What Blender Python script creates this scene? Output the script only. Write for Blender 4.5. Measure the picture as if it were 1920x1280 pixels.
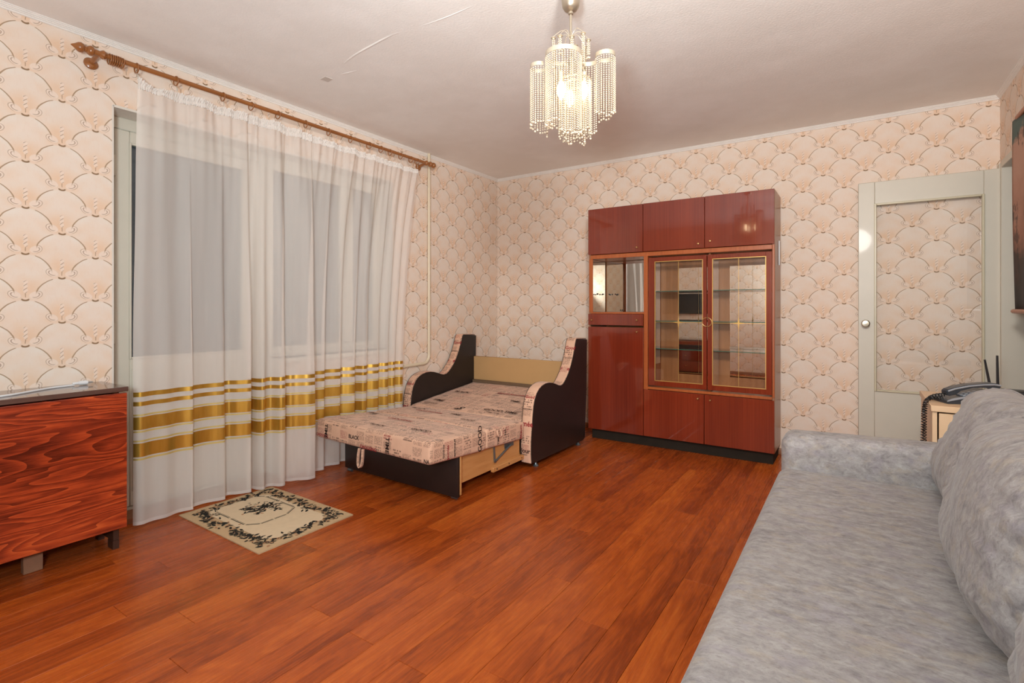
import bpy, bmesh, math, random
from mathutils import Vector, Matrix, noise as mnoise
random.seed(7)
for o in list(bpy.data.objects): bpy.data.objects.remove(o)
sc = bpy.context.scene
C = sc.collection
PI = math.pi

# ------------------------------------------------------------------ camera
CAMX, CAMZ, FPX = 3.18, 1.136, 970.0
YAW = math.atan2(645, 970)
cam = bpy.data.cameras.new('camera'); camo = bpy.data.objects.new('camera', cam); C.objects.link(camo)
camo.location = (CAMX, 0, CAMZ); camo.rotation_euler = (PI/2, 0, YAW)
cam.sensor_width = 36; cam.lens = 36*FPX/1920; cam.shift_y = -(640-577)/1920; cam.clip_start = .02
sc.camera = camo

# ------------------------------------------------------------------ world, lights, exposure
w = bpy.data.worlds.new('evening'); sc.world = w; w.use_nodes = True
w.node_tree.nodes['Background'].inputs[0].default_value = (.030, .036, .042, 1)
w.node_tree.nodes['Background'].inputs[1].default_value = 1.0

def lamp(name, kind, loc, power, col, size=.3, target=None, spread=None, spot=None):
    l = bpy.data.lights.new(name, kind); l.energy = power; l.color = col
    o = bpy.data.objects.new(name, l); C.objects.link(o); o.location = loc
    if kind == 'AREA':
        l.size = size
        if spread: l.spread = spread
    else: l.shadow_soft_size = size
    if spot: l.spot_size = spot; l.spot_blend = .8
    if target is not None:
        o.rotation_euler = (Vector(target)-Vector(loc)).to_track_quat('-Z', 'Y').to_euler()
    return o
# photographer's flash beside the camera bounced off the ceiling; unseen spot added as far-end fill
lamp('camera_flash', 'AREA', (3.0, -.35, 1.3), 61, (.87, 1.0, 1.04), .3, (1.2, 1.6, 2.5), spread=math.radians(170))
lamp('fill_spot', 'SPOT', (3.2, .55, 2.03), 205, (1, .97, .92), .15, (1.75, 4.3, 2.4), spot=math.radians(118))

sc.view_settings.view_transform = 'Standard'; sc.view_settings.look = 'None'
sc.view_settings.gamma = 1; sc.view_settings.use_curve_mapping = False
sc.view_settings.exposure = 0.0
sc.cycles.use_denoising = True
sc.cycles.max_bounces = 10; sc.cycles.transparent_max_bounces = 32; sc.cycles.diffuse_bounces = 5
sc.cycles.sample_clamp_indirect = 6.0

# ------------------------------------------------------------------ materials
def lin(r, g, b):
    f = lambda c: (c/255/12.92) if c/255 <= .04045 else ((c/255+.055)/1.055)**2.4
    return (f(r), f(g), f(b), 1)

class Mat:
    def __init__(s, name):
        s.m = bpy.data.materials.new(name); s.m.use_nodes = True
        s.t = s.m.node_tree; s.b = s.t.nodes['Principled BSDF']; s.out = s.t.nodes['Material Output']
    def node(s, typ, **kw):
        n = s.t.nodes.new(typ)
        for k, v in kw.items(): setattr(n, k, v)
        return n
    def put(s, sock, v):
        if isinstance(v, bpy.types.NodeSocket): s.t.links.new(v, sock)
        else: sock.default_value = v
    def f(s, op, a, b=None, c=None, clamp=False):
        n = s.node('ShaderNodeMath', operation=op, use_clamp=clamp)
        s.put(n.inputs[0], a)
        if b is not None: s.put(n.inputs[1], b)
        if c is not None: s.put(n.inputs[2], c)
        return n.outputs[0]
    def step(s, x, a, b):            # smooth 0..1 as x goes a..b
        n = s.node('ShaderNodeMapRange', interpolation_type='SMOOTHSTEP')
        s.put(n.inputs[0], x); s.put(n.inputs[1], a); s.put(n.inputs[2], b)
        return n.outputs[0]
    def mix(s, fac, a, b, mode='MIX'):
        n = s.node('ShaderNodeMix', data_type='RGBA', blend_type=mode)
        s.put(n.inputs[0], fac); s.put(n.inputs[6], a); s.put(n.inputs[7], b)
        return n.outputs[2]
    def ramp(s, fac, stops):
        n = s.node('ShaderNodeValToRGB'); e = n.color_ramp.elements
        while len(e) < len(stops): e.new(.5)
        for i, (p, c) in enumerate(stops): e[i].position = p; e[i].color = c
        s.put(n.inputs[0], fac); return n.outputs[0]
    def coord(s, kind='Object'):
        return s.node('ShaderNodeTexCoord').outputs[kind]
    def sep(s, v):
        n = s.node('ShaderNodeSeparateXYZ'); s.put(n.inputs[0], v); return n.outputs
    def comb(s, x, y, z=0.0):
        n = s.node('ShaderNodeCombineXYZ')
        for i, v in enumerate((x, y, z)): s.put(n.inputs[i], v)
        return n.outputs[0]
    def map(s, v, scale=(1, 1, 1), loc=(0, 0, 0), rot=(0, 0, 0)):
        n = s.node('ShaderNodeMapping'); s.put(n.inputs[0], v)
        n.inputs[1].default_value = loc; n.inputs[2].default_value = rot; n.inputs[3].default_value = scale
        return n.outputs[0]
    def noise(s, v, scale=5.0, detail=2.0, rough=.5, dist=0.0):
        n = s.node('ShaderNodeTexNoise'); s.put(n.inputs['Vector'], v)
        n.inputs['Scale'].default_value = scale; n.inputs['Detail'].default_value = detail
        n.inputs['Roughness'].default_value = rough; n.inputs['Distortion'].default_value = dist
        return n.outputs[0]
    def white(s, v):
        n = s.node('ShaderNodeTexWhiteNoise', noise_dimensions='3D'); s.put(n.inputs[0], v); return n.outputs[0]
    def bump(s, h, strength=.3, dist=.002):
        n = s.node('ShaderNodeBump'); n.inputs['Strength'].default_value = strength
        n.inputs['Distance'].default_value = dist; s.put(n.inputs['Height'], h)
        s.t.links.new(n.outputs[0], s.b.inputs['Normal'])
    def base(s, col=None, rough=.5, metal=0.0, spec=.5, coat=0.0, coat_rough=.05):
        if col is not None: s.put(s.b.inputs['Base Color'], col)
        s.put(s.b.inputs['Roughness'], rough); s.put(s.b.inputs['Metallic'], metal)
        s.b.inputs['Specular IOR Level'].default_value = spec
        s.b.inputs['Coat Weight'].default_value = coat; s.b.inputs['Coat Roughness'].default_value = coat_rough
        return s

def plain(name, rgb, rough=.5, metal=0.0, spec=.5, coat=0.0, var=.06, scale=30):
    m = Mat(name)
    n = m.noise(m.coord(), scale, 3)
    c = lin(*rgb); d = tuple(x*(1-var*2) for x in c[:3])+(1,)
    m.base(m.mix(n, d, c), rough, metal, spec, coat)
    return m.m

def wallpaper(name, u0, v0):
    m = Mat(name); uv = m.coord('UV'); u, v, _ = m.sep(uv)
    CW, H = .1315, .2125
    warp = m.f('MULTIPLY', m.f('SUBTRACT', m.noise(uv, 28, 1), .5), .006)
    u = m.f('ADD', u, warp)
    line = arch = fl = stem = bow = bowl = peach = inside = None
    for k in (0, 1):
        a = m.f('DIVIDE', m.f('SUBTRACT', u, u0+k*CW-CW), 2*CW)
        lx = m.f('MULTIPLY', m.f('SUBTRACT', m.f('FRACT', a), .5), 2*CW)
        b = m.f('DIVIDE', m.f('SUBTRACT', v, v0-k*H/2-H/2+.016), H)
        ly = m.f('SUBTRACT', m.f('MULTIPLY', m.f('SUBTRACT', m.f('FRACT', b), .5), H), -.016)
        ax = m.f('ABSOLUTE', lx)
        # arch of the scallop
        ex = m.f('DIVIDE', ax, .101); ey = m.f('DIVIDE', m.f('ADD', ly, .114), .111)
        rr = m.f('SQRT', m.f('ADD', m.f('MULTIPLY', ex, ex), m.f('MULTIPLY', ey, ey)))
        dd = m.f('ABSOLUTE', m.f('SUBTRACT', rr, 1.0))
        win = m.f('MULTIPLY', m.step(ax, .030, .036), m.step(ax, .097, .090))
        win = m.f('MULTIPLY', win, m.step(ly, .012, .004))
        th = m.f('ADD', .013, m.f('MULTIPLY', ax, .22))
        A = m.f('MULTIPLY', m.step(dd, th, m.f('MULTIPLY', th, .5)), win)
        # inner pale rim
        rim = m.f('MULTIPLY', m.f('MULTIPLY', m.step(rr, 1.0, .97), m.step(rr, .62, .98)), m.step(ly, .01, -.01))
        # bow loops: two rings left and right
        bx = m.f('DIVIDE', m.f('SUBTRACT', ax, .035), .023); by = m.f('DIVIDE', m.f('SUBTRACT', ly, m.f('ADD', .013, m.f('MULTIPLY', ax, .22))), .0175)
        br = m.f('SQRT', m.f('ADD', m.f('MULTIPLY', bx, bx), m.f('MULTIPLY', by, by)))
        B = m.step(br, 1.0, .85)
        ringd = m.f('ABSOLUTE', m.f('SUBTRACT', br, .62))
        BL = m.f('MULTIPLY', m.step(ringd, .14, .05), m.step(m.f('SUBTRACT', ax, m.f('MULTIPLY', ly, .8)), .012, .026))
        BL = m.f('MAXIMUM', BL, m.f('MULTIPLY', m.f('MULTIPLY', m.step(m.f('ABSOLUTE', m.f('SUBTRACT', br, 1.05)), .09, .03), m.step(ax, .034, .044)), .8))
        # flower at the arch top
        fx = m.f('DIVIDE', lx, .0155); fy = m.f('DIVIDE', m.f('ADD', ly, .001), .0085)
        fr = m.f('SQRT', m.f('ADD', m.f('MULTIPLY', fx, fx), m.f('MULTIPLY', fy, fy)))
        Fl = m.f('MULTIPLY', m.step(fr, 1.05, .8), m.step(m.f('SUBTRACT', ly, m.f('MULTIPLY', m.f('MULTIPLY', ax, ax), 38.0)), .0, -.003))
        # twisted stem
        tw = m.f('ADD', .0085, m.f('MULTIPLY', m.f('SINE', m.f('MULTIPLY', ly, 330.0)), .0022))
        S = m.f('MULTIPLY', m.step(ax, tw, m.f('SUBTRACT', tw, .002)), m.f('MULTIPLY', m.step(ly, .026, .034), m.step(ly, .092, .080)))
        ph = m.f('FRACT', m.f('MULTIPLY', m.f('SUBTRACT', ly, m.f('MULTIPLY', lx, .9)), 52.0))
        D = m.f('MULTIPLY', S, m.f('MULTIPLY', m.step(m.f('ABSOLUTE', m.f('SUBTRACT', ph, .5)), .16, .07), m.step(m.f('ABSOLUTE', lx), .0085, .006)))
        D = m.f('MAXIMUM', D, m.f('MULTIPLY', m.step(ax, .0022, .001), m.f('MULTIPLY', m.step(ly, .008, .011), m.step(ly, .030, .026))))
        px = m.f('DIVIDE', lx, .070); py = m.f('DIVIDE', m.f('SUBTRACT', ly, .040), .055)
        P = m.f('EXPONENT', m.f('MULTIPLY', m.f('ADD', m.f('MULTIPLY', px, px), m.f('MULTIPLY', py, py)), -1.0))
        mx = lambda p, q: q if p is None else m.f('MAXIMUM', p, q)
        line = mx(line, A); fl = mx(fl, Fl); stem = mx(stem, S); bow = mx(bow, B); bowl = mx(bowl, m.f('MAXIMUM', BL, D)); peach = mx(peach, P); inside = mx(inside, rim)
    cloud = m.noise(uv, 9, 4, .6)
    cloud2 = m.noise(m.map(uv, (90, 30, 1)), 1, 4, .65)
    pk = m.f('ADD', peach, m.f('MULTIPLY', m.f('SUBTRACT', cloud, .52), 1.1), clamp=True)
    col = m.mix(pk, lin(231, 214, 200), lin(229, 196, 168))
    col = m.mix(m.f('MULTIPLY', m.f('MULTIPLY', inside, .55), m.f('SUBTRACT', 1.0, m.f('MULTIPLY', pk, .5))), col, lin(230, 223, 215))
    col = m.mix(m.f('MULTIPLY', m.step(cloud2, .5, .8), .35), col, lin(224, 196, 175))
    col = m.mix(m.f('MULTIPLY', m.f('MAXIMUM', bow, stem), .75), col, lin(235, 216, 202))
    col = m.mix(m.f('MULTIPLY', line, .85), col, lin(158, 129, 98))
    col = m.mix(m.f('MULTIPLY', bowl, .66), col, lin(146, 116, 92))
    col = m.mix(m.f('MULTIPLY', fl, .9), col, lin(128, 96, 62))
    m.base(col, .75, spec=.2)
    hgt = m.f('ADD', m.f('MAXIMUM', bow, stem), m.f('MULTIPLY', m.noise(m.map(uv, (1, .25, 1)), 260, 2), .35))
    m.bump(m.f('SUBTRACT', hgt, m.f('MULTIPLY', line, .8)), .35, .0015)
    return m.m

def plank_mat():
    m = Mat('laminate_wood'); co = m.coord()
    rnd = m.node('ShaderNodeObjectInfo').outputs['Random']
    off = m.comb(m.f('MULTIPLY', rnd, 37.0), m.f('MULTIPLY', rnd, 91.0), m.f('MULTIPLY', rnd, 13.0))
    vec = m.node('ShaderNodeVectorMath', operation='ADD'); m.put(vec.inputs[0], co); m.put(vec.inputs[1], off); v = vec.outputs[0]
    lx = m.sep(co)[0]
    n1 = m.noise(m.map(v, (11, 1.6, 1)), 1, 3, .55, 1.0)
    rings = m.f('FRACT', m.f('MULTIPLY', n1, 6.0))
    rings = m.f('ABSOLUTE', m.f('SUBTRACT', rings, .5))
    fine = m.noise(m.map(v, (130, 5, 1)), 1, 4, .6)
    big = m.noise(m.map(v, (5, 1.1, 1)), 1, 2)
    strip = m.f('MULTIPLY', m.step(m.f('FRACT', m.f('MULTIPLY', rnd, 7.3)), .5, .52), m.step(lx, -.002, .002))
    t = m.f('ADD', m.f('MULTIPLY', rings, .42), m.f('ADD', m.f('MULTIPLY', fine, .46), m.f('MULTIPLY', m.f('SUBTRACT', big, .5), .55)))
    t = m.f('ADD', t, m.f('MULTIPLY', m.f('SUBTRACT', rnd, .5), .22))
    t = m.f('SUBTRACT', t, m.f('MULTIPLY', strip, .12))
    col = m.ramp(t, [(.05, lin(130, 54, 16)), (.30, lin(166, 75, 24)), (.5, lin(184, 89, 30)), (.78, lin(208, 116, 42))])
    kn = m.noise(m.map(v, (9, 3.5, 1)), 1, 1)
    col = m.mix(m.f('MULTIPLY', m.step(kn, .76, .86), .6), col, lin(88, 40, 18))
    m.base(col, .27, spec=.36)
    m.put(m.b.inputs['Roughness'], m.f('ADD', .20, m.f('MULTIPLY', fine, .14)))
    m.bump(fine, .06, .001)
    return m.m

def veneer(name, cols, scale=(90, 90, 1.2), rough=.12, coat=.6, big=(5, 5, .6), bumpy=0.0):
    m = Mat(name); co = m.coord()
    a = m.noise(m.map(co, scale), 1, 4, .6); b = m.noise(m.map(co, big), 1, 3)
    t = m.f('ADD', m.f('MULTIPLY', a, .65), m.f('MULTIPLY', b, .45))
    m.base(m.ramp(t, [(.3, lin(*cols[0])), (.55, lin(*cols[1])), (.8, lin(*cols[2]))]), rough, coat=coat, coat_rough=.03)
    if bumpy:
        w_ = m.noise(co, 6, 2)
        m.bump(w_, bumpy, .01)
    return m.m

def leaf_mat():
    m = Mat('lacquered_pine_grain'); co = m.coord()
    n = m.noise(m.map(co, (1, 1.3, 9.0)), 1.0, 2, .45, .35)
    w_ = m.f('FRACT', m.f('MULTIPLY', n, 15.0))
    tri = m.f('POWER', w_, 1.4)
    fine = m.noise(m.map(co, (1, 4, 210)), 1, 4, .6)
    broad = m.noise(m.map(co, (1, 1.6, 5.0)), 1, 3)
    spk = m.noise(m.map(co, (1, 30, 260)), 1, 2)
    t = m.f('ADD', m.f('MULTIPLY', tri, .34), m.f('ADD', m.f('MULTIPLY', fine, .5), m.f('MULTIPLY', m.f('SUBTRACT', broad, .5), .9)))
    t = m.f('ADD', t, m.f('MULTIPLY', m.f('SUBTRACT', spk, .5), .25))
    m.base(m.ramp(t, [(.10, lin(84, 27, 14)), (.34, lin(134, 47, 24)), (.55, lin(176, 68, 32)), (.85, lin(218, 102, 48))]), .2, coat=.5)
    return m.m

def news_mat():
    m = Mat('newspaper_print_fabric'); uv = m.coord('UV'); u, v, _ = m.sep(uv)
    cu = m.f('FLOOR', m.f('DIVIDE', u, .085))
    shift = m.f('MULTIPLY', m.white(m.comb(cu, 3.0, 1.0)), .1)
    v2 = m.f('ADD', v, shift)
    cv = m.f('FLOOR', m.f('DIVIDE', v2, .062))
    cell = m.white(m.comb(cu, cv, 0.5)); cell2 = m.white(m.comb(cu, cv, 7.5))
    fu = m.f('FRACT', m.f('DIVIDE', u, .085)); fv = m.f('FRACT', m.f('DIVIDE', v2, .062))
    ins = m.f('MULTIPLY', m.f('MULTIPLY', m.step(fu, .05, .08), m.step(fu, .95, .92)), m.f('MULTIPLY', m.step(fv, .06, .1), m.step(fv, .95, .9)))
    li = m.f('DIVIDE', v2, .0062)
    ln = m.step(m.f('ABSOLUTE', m.f('SUBTRACT', m.f('FRACT', li), .5)), .30, .22)
    wd = m.step(m.noise(m.comb(m.f('MULTIPLY', u, 210.0), m.f('MULTIPLY', m.f('FLOOR', li), 7.7)), 1, 2), .44, .5)
    big = m.step(cell, .70, .71)
    li2 = m.f('DIVIDE', v2, .0155)
    ln2 = m.step(m.f('ABSOLUTE', m.f('SUBTRACT', m.f('FRACT', li2), .5)), .33, .28)
    wd2 = m.step(m.noise(m.comb(m.f('MULTIPLY', u, 95.0), m.f('MULTIPLY', m.f('FLOOR', li2), 5.3)), 1, 2), .46, .5)
    small = m.f('MULTIPLY', m.f('MULTIPLY', ln, wd), m.step(cell, .12, .13))
    ink = m.mix(big, small, m.f('MULTIPLY', ln2, wd2))
    pic = m.f('MULTIPLY', m.step(cell2, .93, .935), m.f('MULTIPLY', m.step(m.f('ABSOLUTE', m.f('SUBTRACT', fu, .5)), .36, .33), m.step(m.f('ABSOLUTE', m.f('SUBTRACT', fv, .5)), .3, .26)))
    ink = m.f('MULTIPLY', m.f('MAXIMUM', ink, m.f('MULTIPLY', pic, m.noise(uv, 150, 2))), ins)
    tone = m.noise(uv, 14, 3)
    paper = m.mix(tone, lin(204, 160, 134), lin(224, 184, 158))
    red = m.step(cell2, .10, .09)
    inkc = m.mix(red, lin(74, 50, 44), lin(140, 36, 44))
    m.base(m.mix(m.f('MULTIPLY', ink, .72), paper, inkc), .8, spec=.2)
    m.b.inputs['Sheen Weight'].default_value = .15
    m.bump(m.noise(uv, 700, 1), .1, .001)
    return m.m

def velvet():
    m = Mat('grey_marbled_velour'); co = m.coord()
    a = m.noise(m.map(co, (22, 40, 30), rot=(0, 0, .30)), 1, 6, .72, .4)
    b = m.noise(m.map(co, (75, 190, 130), rot=(0, 0, .30)), 1, 4, .72, .8)
    c = m.noise(m.map(co, (14, 24, 18), rot=(0, 0, .3)), 1, 4, .65); d = m.noise(m.map(co, (14, 24, 20), loc=(9, 3, 5)), 1, 4, .65)
    e = m.noise(co, 3.2, 3)
    col = m.ramp(a, [(.30, lin(118, 113, 115)), (.48, lin(148, 143, 142)), (.70, lin(173, 169, 168))])
    col = m.mix(m.f('MULTIPLY', m.step(e, .40, .66), .25), col, lin(176, 170, 166))
    col = m.mix(m.f('MULTIPLY', m.step(c, .50, .66), .34), col, lin(170, 156, 136))
    col = m.mix(m.f('MULTIPLY', m.step(d, .50, .66), .30), col, lin(148, 140, 152))
    col = m.mix(m.f('MULTIPLY', m.step(b, .52, .66), .45), col, lin(118, 109, 109))
    m.base(col, .85, spec=.15)
    m.b.inputs['Sheen Weight'].default_value = .12; m.b.inputs['Sheen Roughness'].default_value = .4
    m.bump(b, .12, .002)
    return m.m

def glassy(name, tint=(1, 1, 1, 1), refl=.09, rough=0.0):
    m = Mat(name); t = m.node('ShaderNodeBsdfTransparent'); t.inputs[0].default_value = tint
    g = m.node('ShaderNodeBsdfGlossy'); g.inputs['Roughness'].default_value = rough
    fr = m.node('ShaderNodeFresnel'); fr.inputs[0].default_value = 1.5
    mx = m.node('ShaderNodeMixShader')
    m.put(mx.inputs[0], m.f('MULTIPLY', m.f('ADD', fr.outputs[0], refl-.04), 1.0, clamp=True))
    m.t.links.new(t.outputs[0], mx.inputs[1]); m.t.links.new(g.outputs[0], mx.inputs[2]); m.t.links.new(mx.outputs[0], m.out.inputs[0])
    return m.m

def sheer(name, rgb, alpha):
    m = Mat(name); d = m.node('ShaderNodeBsdfDiffuse'); d.inputs[0].default_value = lin(*rgb)
    tr = m.node('ShaderNodeBsdfTranslucent'); tr.inputs[0].default_value = lin(*rgb)
    a = m.node('ShaderNodeMixShader'); a.inputs[0].default_value = .35
    m.t.links.new(d.outputs[0], a.inputs[1]); m.t.links.new(tr.outputs[0], a.inputs[2])
    t = m.node('ShaderNodeBsdfTransparent'); mx = m.node('ShaderNodeMixShader')
    n = m.noise(m.map(m.coord(), (14, 14, 1.2)), 1, 3)
    m.put(mx.inputs[0], m.f('ADD', alpha-.06, m.f('MULTIPLY', n, .12), clamp=True))
    m.t.links.new(t.outputs[0], mx.inputs[1]); m.t.links.new(a.outputs[0], mx.inputs[2]); m.t.links.new(mx.outputs[0], m.out.inputs[0])
    return m.m

def emit(name, rgb, s):
    m = Mat(name); m.b.inputs['Emission Color'].default_value = lin(*rgb); m.b.inputs['Emission Strength'].default_value = s
    return m.m

def mirror_mat():
    m = Mat('mirror_silver'); n = m.noise(m.coord(), 14, 3)
    m.base(m.mix(n, (.80, .79, .75, 1), (.88, .87, .83, 1)), .015, 1.0); return m.m

M = {}
M['wp_left'] = wallpaper('wallpaper_left', .742, 2.025)
M['wp_back'] = wallpaper('wallpaper_back', 3.502, 2.339)
M['wp_right'] = M['wp_front'] = M['wp_back']
def ceil_mat():
    m = Mat('whitewash'); co = m.coord()
    a = m.noise(co, 3.0, 4, .6); b = m.noise(co, 90, 3)
    m.base(m.mix(m.step(a, .35, .7), lin(240, 236, 232), lin(245, 242, 239)), .85, spec=.2)
    m.bump(m.f('ADD', m.f('MULTIPLY', m.noise(co, 1.6, 3), 6.0), b), .25, .004); return m.m
M['ceiling'] = ceil_mat()
M['cornice'] = plain('white_cornice_foam', (240, 234, 228), .6)
M['plaster'] = plain('white_reveal_paint', (222, 214, 204), .5)
M['plank'] = plank_mat()
M['subfloor'] = plain('dark_joint', (60, 28, 14), .8)
M['skirting'] = plain('brown_skirting', (150, 96, 62), .45)
M['door_paint'] = plain('pale_sage_gloss_paint', (209, 202, 187), .42, coat=.05, var=.04, scale=9)
M['moulding_paint'] = plain('cream_moulding_paint', (206, 196, 168), .35)
M['glass'] = glassy('window_glass', (.96, .98, .97, 1), .05)
M['door_glass'] = glassy('door_glass', (1, 1, 1, 1), .045)
M['shelf_glass'] = glassy('green_shelf_glass', (.90, .96, .93, 1), .16)
M['glass_edge'] = plain('green_glass_edge', (62, 110, 92), .15)
M['sheer'] = sheer('white_sheer_voile', (252, 245, 239), .60)
M['tape'] = sheer('white_gathered_tape', (250, 246, 242), .93)
M['hem'] = sheer('white_hem', (250, 246, 242), .75)
def gold():
    m = Mat('gold_satin'); n = m.noise(m.map(m.coord(), (40, 40, 6)), 1, 3)
    m.base(m.mix(n, lin(190, 140, 42), lin(222, 178, 84)), .30, .7); return m.m
M['gold'] = gold()
M['goldline'] = plain('pale_gold_thread', (205, 180, 110), .5, .2)
M['rod'] = veneer('brown_rod_wood', ((126, 74, 34), (150, 92, 46), (168, 108, 58)), (60, 2, 60), .3, .3)
M['hook'] = plain('clear_plastic_hook', (190, 180, 165), .3)
M['cab_red'] = veneer('mahogany_gloss_veneer', ((98, 33, 19), (124, 46, 27), (142, 57, 34)), (170, 170, 1.3), .1, .7, (6, 6, .5), .03)
M['cab_edge'] = veneer('orange_brown_edge', ((150, 74, 34), (172, 90, 44), (186, 104, 56)), (80, 80, 2), .3, .3)
M['cab_side'] = veneer('light_brown_side', ((136, 88, 58), (152, 101, 70), (164, 112, 80)), (80, 80, 2), .35, .2)
M['cab_in'] = veneer('inside_wood', ((140, 88, 46), (164, 106, 60), (182, 124, 76)), (30, 30, 1.5), .4, .1)
M['plinth'] = plain('dusty_black_plinth', (50, 42, 35), .9, spec=.15, var=.2, scale=14)
M['mirror'] = mirror_mat()
M['old_mirror'] = plain('aged_mirror', (212, 207, 197), .03, 1.0, var=.05, scale=20)
M['brass'] = plain('brass_knob_metal', (214, 176, 120), .25, .9)
M['gold_paint'] = plain('gold_painted_line', (214, 172, 98), .35, .5)
M['leaf'] = leaf_mat()
M['tabletop'] = veneer('dark_brown_lacquer', ((70, 46, 38), (88, 60, 50), (100, 72, 60)), (40, 4, 40), .22, .6)
M['darkwood'] = plain('dark_leg_wood', (70, 46, 36), .4)
M['rawwood'] = plain('pale_block_wood', (146, 104, 78), .6)
M['white_plastic'] = plain('white_plastic', (226, 226, 228), .35)
M['grey_metal'] = plain('grey_steel', (130, 140, 146), .35, .8)
M['rug'] = plain('beige_woven_rug', (208, 178, 140), .95, spec=.1, var=.1, scale=160)
M['rug_dark'] = plain('dark_green_weave', (50, 48, 44), .95, spec=.1)
M['rug_tan'] = plain('tan_weave', (186, 138, 102), .95, spec=.1)
M['rug_pale'] = plain('cream_weave', (226, 204, 172), .95, spec=.1)
M['news'] = news_mat()
M['ink'] = plain('black_print', (48, 34, 32), .8, spec=.1)
M['ink_red'] = plain('red_print', (150, 36, 46), .8, spec=.1)
M['leather'] = plain('dark_brown_leatherette', (40, 31, 29), .42, var=.15, scale=60)
M['ply'] = veneer('pale_plywood', ((176, 116, 62), (196, 138, 82), (210, 154, 98)), (3, 3, 40), .55, .1, (2, 2, 5))
M['lining'] = plain('beige_lining_cloth', (196, 156, 108), .85, spec=.1, var=.04, scale=12)
M['velvet'] = velvet()
M['velvet_dark'] = plain('dark_grey_velour', (128, 118, 118), .85, spec=.1)
M['birch'] = veneer('pale_birch_board', ((214, 176, 138), (224, 188, 150), (232, 198, 162)), (3, 40, 3), .45, .1)
M['black'] = plain('black_plastic', (34, 36, 40), .35)
M['graphite'] = plain('graphite_plastic', (52, 58, 66), .3)
M['silver'] = plain('silver_plastic', (170, 178, 190), .3, .3)
M['cord'] = plain('black_rubber_cord', (30, 30, 32), .4)
M['pipe'] = plain('cream_pipe_paint', (222, 206, 180), .35)
M['nickel'] = plain('brushed_nickel', (190, 178, 160), .3, .85)
M['pearl'] = None
def pearl():
    m = Mat('pearl_bead'); m.base(lin(218, 203, 180), .22, spec=.5)
    m.b.inputs['Transmission Weight'].default_value = 0.0
    tr = m.node('ShaderNodeBsdfTranslucent'); tr.inputs[0].default_value = lin(236, 220, 194)
    mx = m.node('ShaderNodeMixShader'); mx.inputs[0].default_value = .2
    m.t.links.new(m.b.outputs[0], mx.inputs[1]); m.t.links.new(tr.outputs[0], mx.inputs[2]); m.t.links.new(mx.outputs[0], m.out.inputs[0])
    return m.m
M['pearl'] = pearl()
M['champagne'] = plain('champagne_metal', (214, 202, 180), .3, .6)
M['bulb'] = emit('lit_bulb', (255, 226, 180), 24)
M['screen'] = plain('tv_black', (16, 18, 20), .12)
def scroll_mat():
    m = Mat('painted_scroll_cloth'); uv = m.coord('UV'); u, v, _ = m.sep(uv)
    n = m.noise(uv, 5, 5, .65); t = m.f('ADD', m.f('DIVIDE', m.f('SUBTRACT', v, 1.12), 1.07), m.f('MULTIPLY', m.f('SUBTRACT', n, .5), .5))
    c = m.ramp(t, [(.05, lin(44, 38, 34)), (.28, lin(74, 56, 46)), (.42, lin(160, 112, 90)), (.7, lin(182, 140, 120)), (.88, lin(178, 138, 118)), (.93, lin(82, 98, 92))])
    br = m.step(m.noise(m.map(uv, (9, 4, 1)), 1, 4, .7), .56, .62)
    m.base(m.mix(m.f('MULTIPLY', br, .7), c, lin(50, 44, 38)), .8); return m.m
M['scroll'] = scroll_mat()

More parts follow.
